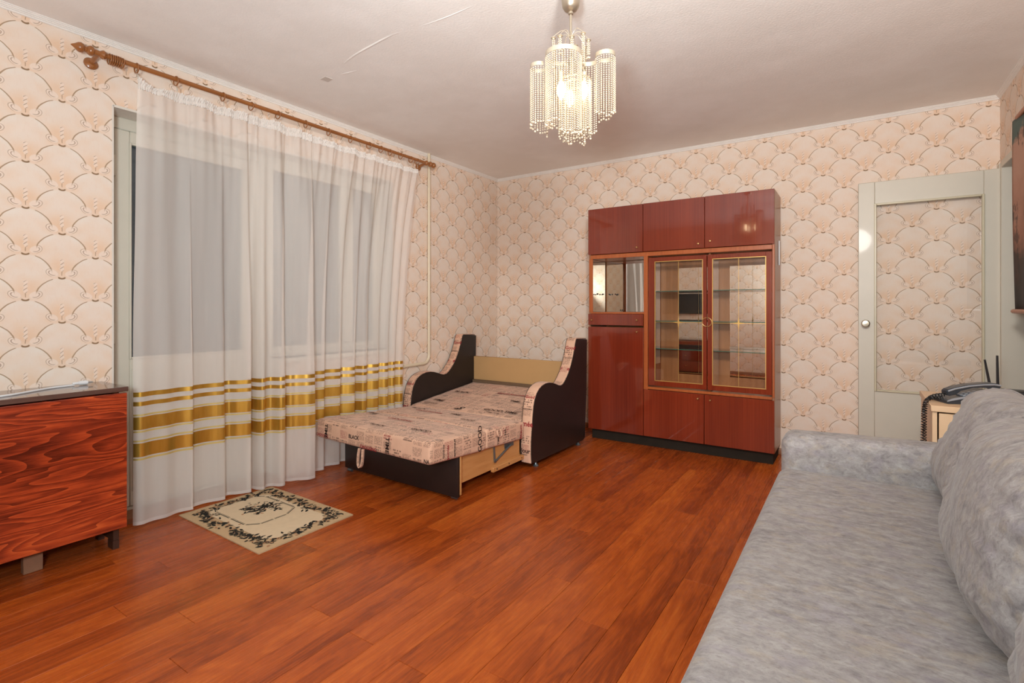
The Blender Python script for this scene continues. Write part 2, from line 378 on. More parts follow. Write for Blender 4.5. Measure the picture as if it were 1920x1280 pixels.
# ------------------------------------------------------------------ mesh helpers
class B:
    """collects shapes in world coordinates and links them as one mesh object"""
    def __init__(s): s.bm = bmesh.new()
    def box(s, x0, x1, y0, y1, z0, z1, bev=0.0, seg=1):
        r = bmesh.ops.create_cube(s.bm, size=1.0); vs = r['verts']
        for v in vs:
            v.co = Vector((x0+(v.co.x+.5)*(x1-x0), y0+(v.co.y+.5)*(y1-y0), z0+(v.co.z+.5)*(z1-z0)))
        if bev > 0:
            es = list({e for v in vs for e in v.link_edges})
            r = bmesh.ops.bevel(s.bm, geom=es, offset=bev, segments=seg, profile=.5, affect='EDGES')
            vs = list({v for f in r['faces'] for v in f.verts} | {v for v in vs if v.is_valid})
        return vs
    def xf(s, vs, m):
        for v in vs: v.co = m @ v.co
        return vs
    def tube(s, pts, r, seg=8, closed=False, caps=True):
        pts = [Vector(p) for p in pts]; n = len(pts); rings = []; up = None; out = []
        for i, p in enumerate(pts):
            a = pts[(i-1) % n] if (closed or i > 0) else p; b = pts[(i+1) % n] if (closed or i < n-1) else p
            t = (b-a).normalized()
            if up is None:
                up = t.cross(Vector((0, 0, 1)))
                if up.length < 1e-3: up = t.cross(Vector((0, 1, 0)))
                up.normalize()
            else:
                up = (up - t*up.dot(t)).normalized()
            w_ = t.cross(up); rr = r[i] if isinstance(r, (list, tuple)) else r
            ring = [s.bm.verts.new(p + (up*math.cos(2*PI*k/seg) + w_*math.sin(2*PI*k/seg))*rr) for k in range(seg)]
            rings.append(ring); out += ring
        for i in range(n if closed else n-1):
            A, Bq = rings[i], rings[(i+1) % n]
            for k in range(seg): s.bm.faces.new((A[k], A[(k+1) % seg], Bq[(k+1) % seg], Bq[k]))
        if caps and not closed:
            s.bm.faces.new(rings[0][::-1]); s.bm.faces.new(rings[-1])
        return out
    def lathe(s, prof, org, axis=(0, 0, 1), seg=20):
        ax = Vector(axis).normalized(); u = ax.orthogonal().normalized(); w_ = ax.cross(u); org = Vector(org); rings = []; out = []
        for r, h in prof:
            ring = [s.bm.verts.new(org + ax*h + (u*math.cos(2*PI*k/seg)+w_*math.sin(2*PI*k/seg))*max(r, 1e-4)) for k in range(seg)]
            rings.append(ring); out += ring
        for A, Bq in zip(rings, rings[1:]):
            for k in range(seg): s.bm.faces.new((A[k], A[(k+1) % seg], Bq[(k+1) % seg], Bq[k]))
        s.bm.faces.new(rings[0][::-1]); s.bm.faces.new(rings[-1])
        return out
    def prism(s, poly, vec):
        v = Vector(vec); a = [s.bm.verts.new(Vector(p)) for p in poly]; b = [s.bm.verts.new(Vector(p)+v) for p in poly]; n = len(a)
        s.bm.faces.new(a); s.bm.faces.new(b[::-1])
        for i in range(n): s.bm.faces.new((a[i], b[i], b[(i+1) % n], a[(i+1) % n]))
        return a+b
    def grid(s, fn, nu, nv):
        vs = [[s.bm.verts.new(Vector(fn(i/nu, j/nv))) for j in range(nv+1)] for i in range(nu+1)]
        for i in range(nu):
            for j in range(nv): s.bm.faces.new((vs[i][j], vs[i+1][j], vs[i+1][j+1], vs[i][j+1]))
        return vs
    def ball(s, c, r, seg=8, rings=6, sz=1.0):
        m = Matrix.Translation(Vector(c)) @ Matrix.Diagonal((r, r, r*sz, 1))
        return bmesh.ops.create_uvsphere(s.bm, u_segments=seg, v_segments=rings, radius=1.0, matrix=m)['verts']
    def quad(s, pts): return s.bm.faces.new([s.bm.verts.new(Vector(p)) for p in pts])
    def obj(s, name, mat, parent=None, smooth=40, kind=None, label=None, recalc=True, uvflip=False):
        if recalc: bmesh.ops.recalc_face_normals(s.bm, faces=s.bm.faces)
        me = bpy.data.meshes.new(name)
        uvl = s.bm.loops.layers.uv.new('UVMap')
        s.bm.normal_update()
        for f in s.bm.faces:
            n = f.normal; ax = max(range(3), key=lambda i: abs(n[i]))
            for l in f.loops:
                c = l.vert.co
                l[uvl].uv = (c.y, c.z) if ax == 0 else ((c.x, c.z) if ax == 1 else (c.x, c.y))
        s.bm.to_mesh(me); s.bm.free()
        if smooth:
            me.polygons.foreach_set('use_smooth', [True]*len(me.polygons)); me.set_sharp_from_angle(angle=math.radians(smooth))
        return link(name, me, mat, parent, kind, label)

def link(name, me, mat, parent=None, kind=None, label=None):
    if mat is not None and not me.materials:
        for mm in (mat if isinstance(mat, (list, tuple)) else [mat]): me.materials.append(mm)
    o = bpy.data.objects.new(name, me); C.objects.link(o)
    if parent is not None:
        o.parent = parent
        q = parent; loc = Vector((0, 0, 0))
        if q.type == 'EMPTY': o.matrix_parent_inverse = q.matrix_basis.inverted()
    if kind: o['kind'] = kind
    if label: o['label'] = label
    return o
def thing(name, label, cat, loc=(0, 0, 0), group=None):
    o = bpy.data.objects.new(name, None); C.objects.link(o); o.location = loc; o.empty_display_size = .1
    o.matrix_basis = Matrix.Translation(Vector(loc))
    o['label'] = label; o['category'] = cat
    if group: o['group'] = group
    return o
def tag(o, label, cat, group=None):
    o['label'] = label; o['category'] = cat
    if group: o['group'] = group
    return o
def copy_tree(o, parent=None):
    c = o.copy(); C.objects.link(c)
    if parent is not None: c.parent = parent
    for ch in [x for x in C.objects if x.parent == o]: copy_tree(ch, c)
    return c
def interp(tab, x):
    if x <= tab[0][0]: return tab[0][1]
    for (a, b), (c, d) in zip(tab, tab[1:]):
        if x <= c: return b+(d-b)*(x-a)/(c-a)
    return tab[-1][1]
def catmull(pts, n):
    P = [Vector(p) for p in pts]; out = []
    L = [0]
    for a, b in zip(P, P[1:]): L.append(L[-1]+(b-a).length)
    for i in range(n+1):
        d = L[-1]*i/n
        k = max(j for j in range(len(L)-1) if L[j] <= d+1e-9) if d < L[-1] else len(L)-2
        t = (d-L[k])/max(L[k+1]-L[k], 1e-9)
        p0, p1, p2, p3 = P[max(k-1, 0)], P[k], P[k+1], P[min(k+2, len(P)-1)]
        out.append(.5*((2*p1)+(p2-p0)*t+(2*p0-5*p1+4*p2-p3)*t*t+(3*p1-p0-3*p2+p3)*t**3))
    return out

W, L, H, Y0 = 3.95, 4.5, 2.5, -.6        # room: x 0..W, y Y0..L, z 0..H

# ------------------------------------------------------------------ shell
b = B(); T = .30
b.box(-T, 0, Y0-T, 1.08, 0, H); b.box(-T, 0, 1.08, 3.0, 2.18, H); b.box(-T, 0, 2.0, 3.0, 0, .80); b.box(-T, 0, 3.0, L+T, 0, H)
b.obj('wall_left', M['wp_left'], kind='structure', smooth=0)
b = B(); b.box(0, W+.9, L, L+T, 0, H); b.obj('wall_back', M['wp_back'], kind='structure', smooth=0)
b = B(); b.box(W, W+.12, Y0, 3.62, 0, H); b.box(W, W+.12, 3.62, 4.43, 2.05, H); b.box(W, W+.12, 4.43, L, 0, H)
b.obj('wall_right', M['wp_right'], kind='structure', smooth=0)
b = B(); b.box(0, W+.12, Y0-T, Y0, 0, H); b.obj('wall_front', M['wp_front'], kind='structure', smooth=0)
# dark hallway behind the doorway
b = B(); b.box(W+.9, W+1.0, 3.2, L, 0, H); b.box(W+.12, W+.9, 3.2, 3.3, 0, H)
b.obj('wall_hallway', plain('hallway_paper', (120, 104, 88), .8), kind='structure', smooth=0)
b = B(); b.box(0, W+1.0, Y0, L, H, H+.12); ceiling = b.obj('ceiling', M['ceiling'], kind='structure', smooth=0)
# ridges where the ceiling paper overlaps
for nm, pts, wd in (('paper_seam', [(.78, 1.892), (.95, 1.852), (1.25, 1.822), (1.31, 1.838)], .0042),
                    ('paper_seam', [(1.40, 1.842), (1.46, 1.846), (1.60, 1.852), (1.76, 1.848)], .0026),
                    ('paper_seam', [(.66, 1.962), (.80, 1.985)], .003)):
    b = B(); cp = catmull([(x, y, 0) for x, y in pts], 24); n = len(cp)
    def fn(i, j, cp=cp, wd=wd, n=n):
        k = min(int(i*(n-1)+.5), n-1); e = math.sin(PI*i)**.9
        p = cp[k]; jj = (j-.5)*2
        return (p.x, p.y+jj*wd*2.2, H+.0005-(1-abs(jj)**1.3)*wd*.9*e)
    b.grid(fn, n-1, 6); b.obj(nm, M['ceiling'], ceiling)
b = B(); b.prism([(.52, 1.935, H-.002), (.575, 1.93, H-.002), (.582, 1.978, H-.002), (.528, 1.985, H-.002)], (0, 0, .004))
b.obj('paper_patch', plain('grey_patch', (212, 203, 195), .85), ceiling, label='small grey square patch')

# floor and its planks
b = B(); b.box(0, W+1.0, Y0, L, -.08, -.0045); floor = b.obj('floor', M['subfloor'], kind='structure', smooth=0)
PW, PL = .1252, 1.21
def plank_mesh(w_, l_):
    b = B(); b.box(-w_/2+.0005, w_/2-.0005, -l_/2+.0006, l_/2-.0006, -.0043, 0, .0008)
    bmesh.ops.recalc_face_normals(b.bm, faces=b.bm.faces)
    me = bpy.data.meshes.new('plank'); b.bm.to_mesh(me); b.bm.free(); me.materials.append(M['plank']); return me
full = plank_mesh(PW, PL)
x = 3.076+PW/2-PW*25
row = 0
prev = 0
while x < W+.95:
    ph = (prev+random.uniform(.28, .72)*PL) % PL; prev = ph
    y = Y0-ph
    while y < L:
        a, e = max(y, Y0+.004), min(y+PL, L-.004)
        if e-a > .03:
            ww = PW
            me = full if e-a > PL-.001 else plank_mesh(ww, e-a)
            if x > PW*-.4:
                o = bpy.data.objects.new('plank', me); C.objects.link(o); o.parent = floor
                o.location = (max(x, PW*.5), (a+e)/2, random.uniform(-.0002, .0002))
        y += PL
    x += PW; row += 1
    if x > 3.6 and x < 4.0: pass

# cornice
def cornice(name, a, bq, nx, ny):
    prof = [(0, 0), (.038, 0), (.038, -.006), (.030, -.010), (.030, -.016), (.021, -.021), (.021, -.026), (.012, -.030), (.012, -.038), (.004, -.042), (0, -.042)]
    a = Vector(a); bq = Vector(bq); b = B()
    poly = [a+Vector((nx*p*.6, ny*p*.6, q*.62)) for p, q in prof]
    b.prism(poly, bq-a); b.obj(name, M['cornice'], kind='structure', smooth=25)
cornice('trim_1', (0, Y0, H), (0, L, H), 1, 0)
cornice('trim_2', (0, L, H), (W, L, H), 0, -1)
cornice('trim_3', (W, Y0, H), (W, L, H), -1, 0)
for nm, bx in (('baseboard_back', (0, W, L-.016, L)), ('baseboard_left', (0, .016, Y0, 1.0)), ('baseboard_corner', (0, .016, 3.05, L-.016)), ('baseboard_right', (W-.016, W, Y0, 3.58)), ('baseboard_front', (.016, W-.016, Y0, Y0+.016))):
    b = B(); b.box(bx[0], bx[1], bx[2], bx[3], 0, .048, .005, 2); b.obj(nm, M['skirting'], kind='structure')

# window reveal lining, balcony door (door_2) and window (window_1), all behind the sheer curtain
b = B()
b.box(-T, .001, 1.08, 3.0, 2.170, 2.182); b.box(-T, .001, 1.074, 1.082, 0, 2.18); b.box(-T, .001, 2.998, 3.006, .80, 2.18)
b.box(-T, .001, 1.998, 2.004, 0, .80)
b.obj('trim_4', M['plaster'], kind='structure', smooth=0)
b = B(); b.box(-T, .0, 1.082, 1.998, -.02, .028, .003); b.obj('trim_6', M['skirting'], kind='structure')
FX0, FX1 = -.20, -.14
d2 = thing('door_2', '', ''); del d2['label'], d2['category']; d2['kind'] = 'structure'
b = B(); b.box(FX0, FX1, 1.082, 1.125, 0, 2.17, .004); b.box(FX0, FX1, 1.945, 2.0, 0, 2.17, .004); b.box(FX0, FX1, 1.125, 1.945, 2.105, 2.17, .004); b.box(FX0, FX1, 1.125, 1.945, 0, .045, .004)
b.obj('door_frame', M['door_paint'], d2)
b = B(); LX0, LX1 = -.185, -.130
b.box(LX0, LX1, 1.128, 1.20, .05, 2.102, .004); b.box(LX0, LX1, 1.83, 1.942, .05, 2.102, .004); b.box(LX0, LX1, 1.20, 1.83, 2.035, 2.102, .004)
b.box(LX0, LX1, 1.20, 1.83, .05, .86, .004)
leafd = b.obj('door_leaf', M['door_paint'], d2)
b = B(); b.box(-.162, -.156, 1.19, 1.84, .85, 2.045); b.obj('pane', M['glass'], d2)
b = B()
for y0, y1, z0, z1 in ((1.195, 1.207, .855, 2.04), (1.823, 1.835, .855, 2.04), (1.207, 1.823, .855, .867), (1.207, 1.823, 2.028, 2.04)): b.box(-.132, -.122, y0, y1, z0, z1, .003)
b.obj('glazing_bead', M['door_paint'], d2)
b = B()
for y0, y1, z0, z1 in ((1.21, 1.22, .13, .80), (1.81, 1.82, .13, .80), (1.22, 1.81, .13, .14), (1.22, 1.81, .79, .80)): b.box(-.1315, -.126, y0, y1, z0, z1, .002)
b.obj('panel_moulding', M['door_paint'], d2)
for z in (1.90, 1.00):
    b = B(); b.tube([(-.128, 1.127, z-.055), (-.128, 1.127, z+.055)], .008, 8); b.box(-.132, -.127, 1.118, 1.136, z-.05, z+.05); b.obj('hinge', M['door_paint'], d2)
w1 = thing('window_1', '', ''); del w1['label'], w1['category']; w1['kind'] = 'structure'
b = B(); b.box(FX0, FX1, 2.0, 2.045, .80, 2.17, .004); b.box(FX0, FX1, 2.935, 2.998, .80, 2.17, .004); b.box(FX0, FX1, 2.045, 2.935, 2.08, 2.17, .004); b.box(FX0, FX1, 2.045, 2.935, .80, .868, .004); b.box(FX0, FX1, 2.60, 2.72, .868, 2.08, .004)
b.obj('window_frame', M['door_paint'], w1)
b = B(); b.box(-.172, -.166, 2.04, 2.605, .86, 2.09); b.obj('pane', M['glass'], w1)
b = B(); b.box(-.172, -.166, 2.715, 2.94, .86, 2.09); b.obj('pane', M['glass'], w1)
b = B(); b.box(-.14, .045, 2.0, 3.03, .772, .80, .006, 2); b.obj('window_sill', M['door_paint'], w1)

# doorway in the right wall
b = B(); b.box(W-.012, W+.13, 4.40, 4.432, 0, 2.05, .003); b.box(W-.012, W+.13, 3.61, 3.64, 0, 2.05, .003); b.box(W-.012, W+.13, 3.64, 4.40, 2.015, 2.06, .003)
b.box(W-.016, W, 4.43, L-.002, 0, 2.05, .003)
b.obj('trim_5', M['door_paint'], kind='structure')
# white interior door, open flat against the back wall
d1 = thing('door_1', '', ''); del d1['label'], d1['category']; d1['kind'] = 'structure'
DY0, DY1 = 4.432, 4.470
b = B(); b.box(3.193, 3.290, DY0, DY1, .015, 2.02, .004); b.obj('stile', M['door_paint'], d1)
b = B(); b.box(3.862, 3.962, DY0, DY1, .015, 2.02, .004); b.obj('stile', M['door_paint'], d1)
b = B(); b.box(3.2895, 3.8625, DY0+.0005, DY1-.0005, 1.86, 2.0195, .003); b.obj('rail', M['door_paint'], d1)
b = B(); b.box(3.2895, 3.8625, DY0+.0005, DY1-.0005, .016, .558, .003); b.obj('door_panel', M['door_paint'], d1)
b = B(); b.box(3.283, 3.868, 4.449, 4.453, .55, 1.868); b.obj('pane', M['door_glass'], d1)
for x0, x1, z0, z1 in ((3.286, 3.300, .552, 1.866), (3.852, 3.866, .552, 1.866), (3.300, 3.852, .552, .566), (3.300, 3.852, 1.852, 1.866)):
    b = B(); b.box(x0, x1, DY0-.010, DY0+.014, z0, z1, .003); b.obj('glazing_bead', M['moulding_paint'], d1)
b = B(); b.lathe([(.021, 0), (.021, .004), (.012, .007), (.010, .028), (.020, .034), (.026, .044), (.026, .052), (.020, .060), (.0, .062)], (3.236, DY0, 1.027), (0, -1, 0), 24)
b.obj('door_knob', M['nickel'], d1, label='round metal door knob')

# ------------------------------------------------------------------ curtain rod, rings, curtain
RX, RZ = .10, 2.378
ry = lambda t: RZ+.002*t
rod = thing('curtain_rod', 'brown turned wooden curtain rod with rings along the window wall', 'curtain rod', (RX, 2.1, RZ))
b = B(); b.tube([(RX, .99, RZ), (RX, 3.31, RZ+.004)], .0125, 14); b.obj('pole', M['rod'], rod)
fin = [(.002, 0), (.007, .008), (.012, .016), (.021, .026), (.024, .036), (.021, .046), (.012, .052), (.0145, .056), (.013, .060), (.020, .066), (.024, .074), (.022, .084), (.014, .090), (.013, .112), (.018, .118), (.022, .126), (.018, .135), (.0125, .14)]
b = B(); b.lathe(fin, (RX, .878, RZ), (0, 1, 0), 18); b.obj('finial', M['rod'], rod)
b = B(); b.lathe(fin, (RX, 3.425, RZ+.004), (0, -1, 0), 18); b.obj('finial', M['rod'], rod)
for y, z in ((.985, 2.352), (3.30, 2.36)):
    b = B(); b.lathe([(.030, 0), (.030, .008), (.024, .014), (.012, .018), (.010, .07), (.012, RX)], (.0, y, z), (1, 0, .26), 18); b.obj('wall_bracket', M['rod'], rod)
def ring_mesh():
    b = B(); R = .0245; b.tube([(R*math.cos(a), 0, R*math.sin(a)) for a in [2*PI*k/22 for k in range(22)]], .0032, 6, closed=True)
    bmesh.ops.recalc_face_normals(b.bm, faces=b.bm.faces)
    me = bpy.data.meshes.new('curtain_ring'); b.bm.to_mesh(me); b.bm.free(); me.materials.append(M['rod'])
    me.polygons.foreach_set('use_smooth', [True]*len(me.polygons)); return me
rm = ring_mesh()
ring_y = [1.146, 1.331, 1.582, 1.751, 1.927, 2.127, 2.308, 2.497, 2.671, 2.788, 2.882, 2.997, 3.112, 3.187]
for i, y in enumerate([1.030+.0088*k for k in range(7)]+ring_y):
    o = bpy.data.objects.new('curtain_ring', rm); C.objects.link(o); o.parent = rod; o.matrix_parent_inverse = rod.matrix_basis.inverted()
    o.location = (RX, y, RZ-.0115+.003*random.random()); o.rotation_euler = (random.uniform(-.05, .05), random.uniform(-.3, .3), random.uniform(-.18, .18) if i >= 7 else .03)
    if i >= 7:
        b = B(); b.tube([(RX, y, RZ-.036), (RX+.006, y+.003, RZ-.048), (RX, y+.006, RZ-.062)], .0022, 5); b.obj('hook', M['hook'], rod)

hem = [(.098, 1.130), (.118, 1.17), (.120, 1.25), (.112, 1.32), (.122, 1.395), (.118, 1.408), (.088, 1.412), (.092, 1.48), (.110, 1.55), (.112, 1.585), (.070, 1.60), (.068, 1.63), (.105, 1.665), (.128, 1.715), (.120, 1.738), (.060, 1.742), (.062, 1.765),
       (.120, 1.775), (.145, 1.80), (.128, 1.83), (.142, 1.86), (.178, 1.885), (.186, 1.910), (.172, 1.93), (.120, 1.940), (.118, 1.96), (.160, 1.99), (.205, 2.05), (.226, 2.09), (.220, 2.118), (.120, 2.118), (.095, 2.14), (.110, 2.19), (.128, 2.235), (.120, 2.255),
       (.060, 2.262), (.070, 2.31), (.105, 2.36), (.110, 2.395), (.060, 2.41), (.062, 2.44), (.105, 2.48), (.112, 2.52), (.060, 2.54), (.060, 2.57), (.105, 2.60), (.110, 2.64), (.055, 2.665), (.060, 2.69), (.100, 2.72), (.105, 2.755), (.050, 2.775), (.055, 2.80), (.095, 2.83),
       (.096, 2.86), (.050, 2.88), (.052, 2.90), (.092, 2.925), (.090, 2.95), (.050, 2.965), (.085, 3.00), (.080, 3.03)]
NU = 520
hemc = catmull([(x, y, 0) for x, y in hem], NU)
top_tab = [(1.148, 2.326), (1.20, 2.300), (1.254, 2.298), (1.345, 2.319), (1.413, 2.315), (1.557, 2.311), (1.748, 2.316), (1.923, 2.322), (2.115, 2.315), (2.326, 2.306), (2.661, 2.307), (2.876, 2.305), (3.206, 2.297)]
ZB = .022
yrel = [(c.y-hemc[0].y)/(hemc[-1].y-hemc[0].y) for c in hemc]
def cpos(i, z, off=0.0):
    """point of the hanging cloth: i along the cloth, z height"""
    s = (z-ZB)/(2.26-ZB); s = min(max(s, 0), 1.05); t = i/NU
    ty = 1.150+(3.208-1.150)*(.62*t+.38*min(max(yrel[i], 0), 1))
    gather = (.010*math.sin(i*.21+1.8*math.sin(i*.05))+.004*math.sin(i*.53+1))*min(1, max(0, (s-.55)/.45))**1.2
    tx = .096+gather+.010*math.sin(i*.115)
    h = hemc[i]; k = s**2.6
    wob = .018*mnoise.noise(Vector((i*.035, z*1.1, 3.1)))*math.sin(PI*min(s, 1))
    x = h.x*(1-k)+tx*k+wob; y = h.y*(1-k)+ty*k+.006*mnoise.noise(Vector((i*.05, z*.9, 9.0)))*math.sin(PI*min(s, 1))
    x += .007*math.sin(i*.21+2.2*math.sin(i*.031))*(1-k)
    return Vector((x+off, y, z))
curt = thing('sheer_curtain', 'white sheer voile curtain with gold satin stripes hanging over the balcony window', 'curtain', (.1, 2.1, 0))
bands = [(.703, .679), (.654, .632), (.576, .510), (.441, .371)]
lines = [(.590, .581), (.505, .496), (.457, .448), (.364, .354)]
cuts = sorted([(a, bq, 'gold_band') for a, bq in bands]+[(a, bq, 'gold_thread') for a, bq in lines], reverse=True)
def cloth_rows(name, zs, mat, parent, off=0.0, kind=None):
    b = B()
    vs = [[b.bm.verts.new(cpos(i, z, off)) for z in zs] for i in range(NU+1)]
    for i in range(NU):
        for j in range(len(zs)-1): b.bm.faces.new((vs[i][j], vs[i][j+1], vs[i+1][j+1], vs[i+1][j]))
    o = b.obj(name, mat, parent, smooth=80, recalc=False, kind=kind); return o
z = 2.262
segs = []
for a, bq, nm in cuts:
    n = max(1, int((z-a)/.05)); segs.append(('sheer_panel', [z+(a-z)*k/n for k in range(n+1)])); segs.append((nm, [a, (a+bq)/2, bq])); z = bq
segs.append(('sheer_panel', [z+(.040-z)*k/6 for k in range(7)])); segs.append(('hem', [.040, .031, ZB]))
# one cloth: the sheer stretches between the woven bands are one mesh
b = B()
for nm, zs in segs:
    if nm != 'sheer_panel': continue
    vs = [[b.bm.verts.new(cpos(i, zz)) for zz in zs] for i in range(NU+1)]
    for i in range(NU):
        for j in range(len(zs)-1): b.bm.faces.new((vs[i][j], vs[i][j+1], vs[i+1][j+1], vs[i+1][j]))
b.obj('sheer_cloth', M['sheer'], curt, smooth=80, recalc=False)
for nm, zs in segs:
    if nm in ('gold_band', 'gold_thread'): cloth_rows(nm, zs, M['gold'] if nm == 'gold_band' else M['goldline'], curt)
    elif nm == 'hem': cloth_rows(nm, zs, M['hem'], curt)
b = B()
def tape(i, j):
    k = min(int(i*1500), 1500); t = i; p = cpos(min(int(t*NU), NU), 2.262)
    zt = interp(top_tab, p.y); zz = 2.262+(zt-2.262)*j
    ru = .0045*math.sin(k*.9+3*math.sin(j*5))*(.35+abs(math.sin(j*PI*2.5)))+.003*math.sin(k*.37)
    y = 1.150+2.058*(.62*t+.38*yrel[min(int(t*NU), NU)])
    return (p.x+ru+.002, y if j > .1 else p.y, zz+.003*math.sin(k*.7)*(j > .9))
b.grid(tape, 1500, 8); b.obj('heading_tape', M['tape'], curt, smooth=80, recalc=False)

# heating pipe in the corner
pp = [(.03, 3.41, H)]+[(.03, 3.41, .72)]
for k in range(9):
    a = PI/2*k/8; pp.append((.03, 3.41-.07*(1-math.cos(a)), .72-.07*math.sin(a)))
pp += [(.03, 3.20, .648), (.03, 3.10, .646)]
b = B(); b.tube(pp, .0135, 12); pipe = b.obj('heating_pipe', M['pipe'])
tag(pipe, 'cream painted heating pipe running up the wall beside the curtain', 'pipe')

# ------------------------------------------------------------------ display cabinet
cab = thing('display_cabinet', 'glossy reddish brown wall cabinet with glass doors on the back wall', 'cabinet', (1.96, 4.32, 0))
FY, BY = 4.146, 4.485           # carcass front, back
def part(name, mat, *boxes, bev=.0015, parent=cab, label=None):
    b = B()
    for q in boxes: b.box(*q, bev)
    return b.obj(name, mat, parent, label=label)
part('side_panel', M['cab_side'], (2.676, 2.694, FY, BY, .088, 1.99)); part('side_panel', M['cab_side'], (1.232, 1.250, FY, BY, .088, 1.99))
part('top_panel', M['cab_side'], (1.250, 2.676, FY+.002, BY, 1.972, 1.99)); part('bottom_panel', M['cab_side'], (1.250, 2.676, FY+.002, BY, .088, .106))
part('back_panel', M['cab_in'], (1.250, 2.676, BY-.006, BY, .106, 1.972))
part('shelf', M['cab_edge'], (1.250, 2.676, FY-.004, BY-.006, 1.560, 1.594)); part('upright', M['cab_edge'], (1.726, 1.760, FY-.004, BY-.006, .106, 1.560))
part('shelf', M['cab_edge'], (1.760, 2.676, FY-.004, BY-.006, .472, .492)); part('shelf', M['cab_edge'], (1.250, 1.726, FY-.004, BY-.006, 1.086, 1.100))
part('edge_strip', M['cab_edge'], (1.236, 1.272, FY-.006, FY+.002, 1.100, 1.560)); part('edge_strip', M['cab_edge'], (2.678, 2.693, FY-.008, FY+.002, .49, 1.594))
part('plinth', M['plinth'], (1.252, 2.68, 4.172, BY-.01, 0, .088))
def knob(parent, x, z, y):
    b = B(); b.lathe([(.004, 0), (.004, .010), (.008, .013), (.0085, .018), (.006, .022), (.0, .023)], (x, y, z), (0, -1, 0), 12); b.obj('knob', M['brass'], parent, label='small brass knob')
def front(name, x0, x1, z0, z1, knobs, y=FY):
    o = part(name, M['cab_red'], (x0, x1, y-.017, y-.001, z0, z1), bev=.0018)
    for kx, kz in knobs: knob(o, kx, kz, y-.017)
    return o
front('door', 1.233, 1.7225, 1.597, 1.990, [(1.677, 1.634)]); front('door', 1.7255, 2.2095, 1.597, 1.991, [(2.167, 1.631)]); front('door', 2.2125, 2.693, 1.597, 1.992, [(2.254, 1.645)])
front('drawer', 1.233, 1.724, .988, 1.085, [(1.274, 1.031), (1.677, 1.035)])
front('door', 1.233, 1.7255, .088, .973, [(1.677, .938)])
front('door', 1.7285, 2.2055, .088, .470, [(2.163, .435)]); front('door', 2.2085, 2.693, .088, .470, [(2.254, .431)])
# open bar niche, lined with mirrors
b = B(); b.box(1.2505, 1.254, FY+.01, BY-.02, 1.101, 1.556); b.obj('mirror', M['old_mirror'], cab, label='etched side mirror of the niche')
b = B(); vs = b.box(1.262, 1.724, -.003, .003, 1.101, 1.556); b.xf(vs, Matrix.Translation((1.49, BY-.034, 0)) @ Matrix.Rotation(-math.radians(5), 4, 'Z') @ Matrix.Translation((-1.49, 0, 0))); b.obj('mirror', M['mirror'], cab, label='etched back mirror of the niche')
for x_, y_, z_, nx in ((1.254, 4.28, 1.26, 1), (1.254, 4.40, 1.26, 1), (1.30, 4.44, 1.26, 0), (1.36, 4.44, 1.26, 0), (1.41, 4.44, 1.115, 0)):
    b = B(); b.lathe([(.006, 0), (.006, .008), (.0, .009)], (x_, y_, z_), (1, 0, 0) if nx else (0, -1, 0), 10); b.obj('mirror_clip', M['black'], cab)
# glazed bay
part('back_rail', M['cab_in'], (1.762, 2.674, BY-.012, BY-.006, .492, 1.560))
for x0, x1 in ((1.92, 2.205), (2.33, 2.655)):
    b = B(); b.box(x0, x1, BY-.018, BY-.013, .577, 1.474); b.obj('mirror', M['mirror'], cab)
part('divider', M['cab_in'], (2.228, 2.244, 4.19, BY-.02, .492, 1.560))
b = B(); b.box(2.2442, 2.2462, 4.20, BY-.03, .50, 1.55); b.obj('mirror', M['mirror'], cab)
b = B(); b.box(1.7605, 1.7635, 4.20, BY-.03, .66, 1.55); b.obj('mirror', M['mirror'], cab)
for z_ in (1.272, 1.028, .802):
    for x0, x1 in ((1.764, 2.227), (2.247, 2.675)):
        b = B(); b.box(x0, x1, 4.20, BY-.03, z_-.0025, z_+.0025); gs = b.obj('glass_shelf', M['shelf_glass'], cab)
        b = B(); b.box(x0, x1, 4.1985, 4.1999, z_-.0028, z_+.0028); b.obj('front_edge', M['glass_edge'], gs)
GY = 4.150
def vdoor(x0, x1, gx0, gx1, hinge):
    g = B()
    for q in ((x0, gx0, .505, 1.545), (gx1, x1, .505, 1.545), (gx0, gx1, .505, .546), (gx0, gx1, 1.510, 1.545)): g.box(q[0], q[1], GY-.004, GY+.014, q[2], q[3], .001)
    d = g.obj('glass_door', M['cab_red'], cab)
    b = B(); b.box(gx0-.004, gx1+.004, GY+.003, GY+.007, .543, 1.513); b.obj('pane', M['door_glass'], d)
    b = B()
    for q in ((gx0-.003, gx0+.002, .544, 1.512), (gx1-.002, gx1+.003, .544, 1.512), (gx0, gx1, .544, .549), (gx0, gx1, 1.507, 1.512)): b.box(q[0], q[1], GY-.007, GY-.002, q[2], q[3])
    b.obj('gold_frame_line', M['gold_paint'], d)
    xm = (gx0+gx1)/2; b = B(); y = GY+.0025
    b.box(xm-.0013, xm+.0013, y-.0006, y, .548, 1.508); b.box(gx0+.002, gx1-.002, y-.0006, y, 1.0195, 1.0222)
    def star(cx, cz, r):
        pts = []
        for k in range(16):
            a = 2*PI*k/16; q = abs(math.sin(2*a)) ; rr = r*(1-.86*q**.45)
            pts.append((cx+rr*math.cos(a), y-.0012, cz+rr*math.sin(a)))
        b.prism(pts, (0, .0006, 0))
    star(xm, 1.021, .055)
    b.obj('gold_line_ornament', M['gold_paint'], d)
    hx = (x1+.003) if hinge == 'l' else (x0-.003); b = B(); R = .034
    rng = [PI/2+PI*k/14 for k in range(15)] if hinge == 'l' else [-PI/2+PI*k/14 for k in range(15)]
    b.tube([(hx+(-.0015 if hinge == 'l' else .0015)+R*math.cos(a), GY-.008, 1.026+R*math.sin(a)) for a in rng], .0042, 8); b.obj('ring_handle', M['brass'], d, label='half ring brass handle')
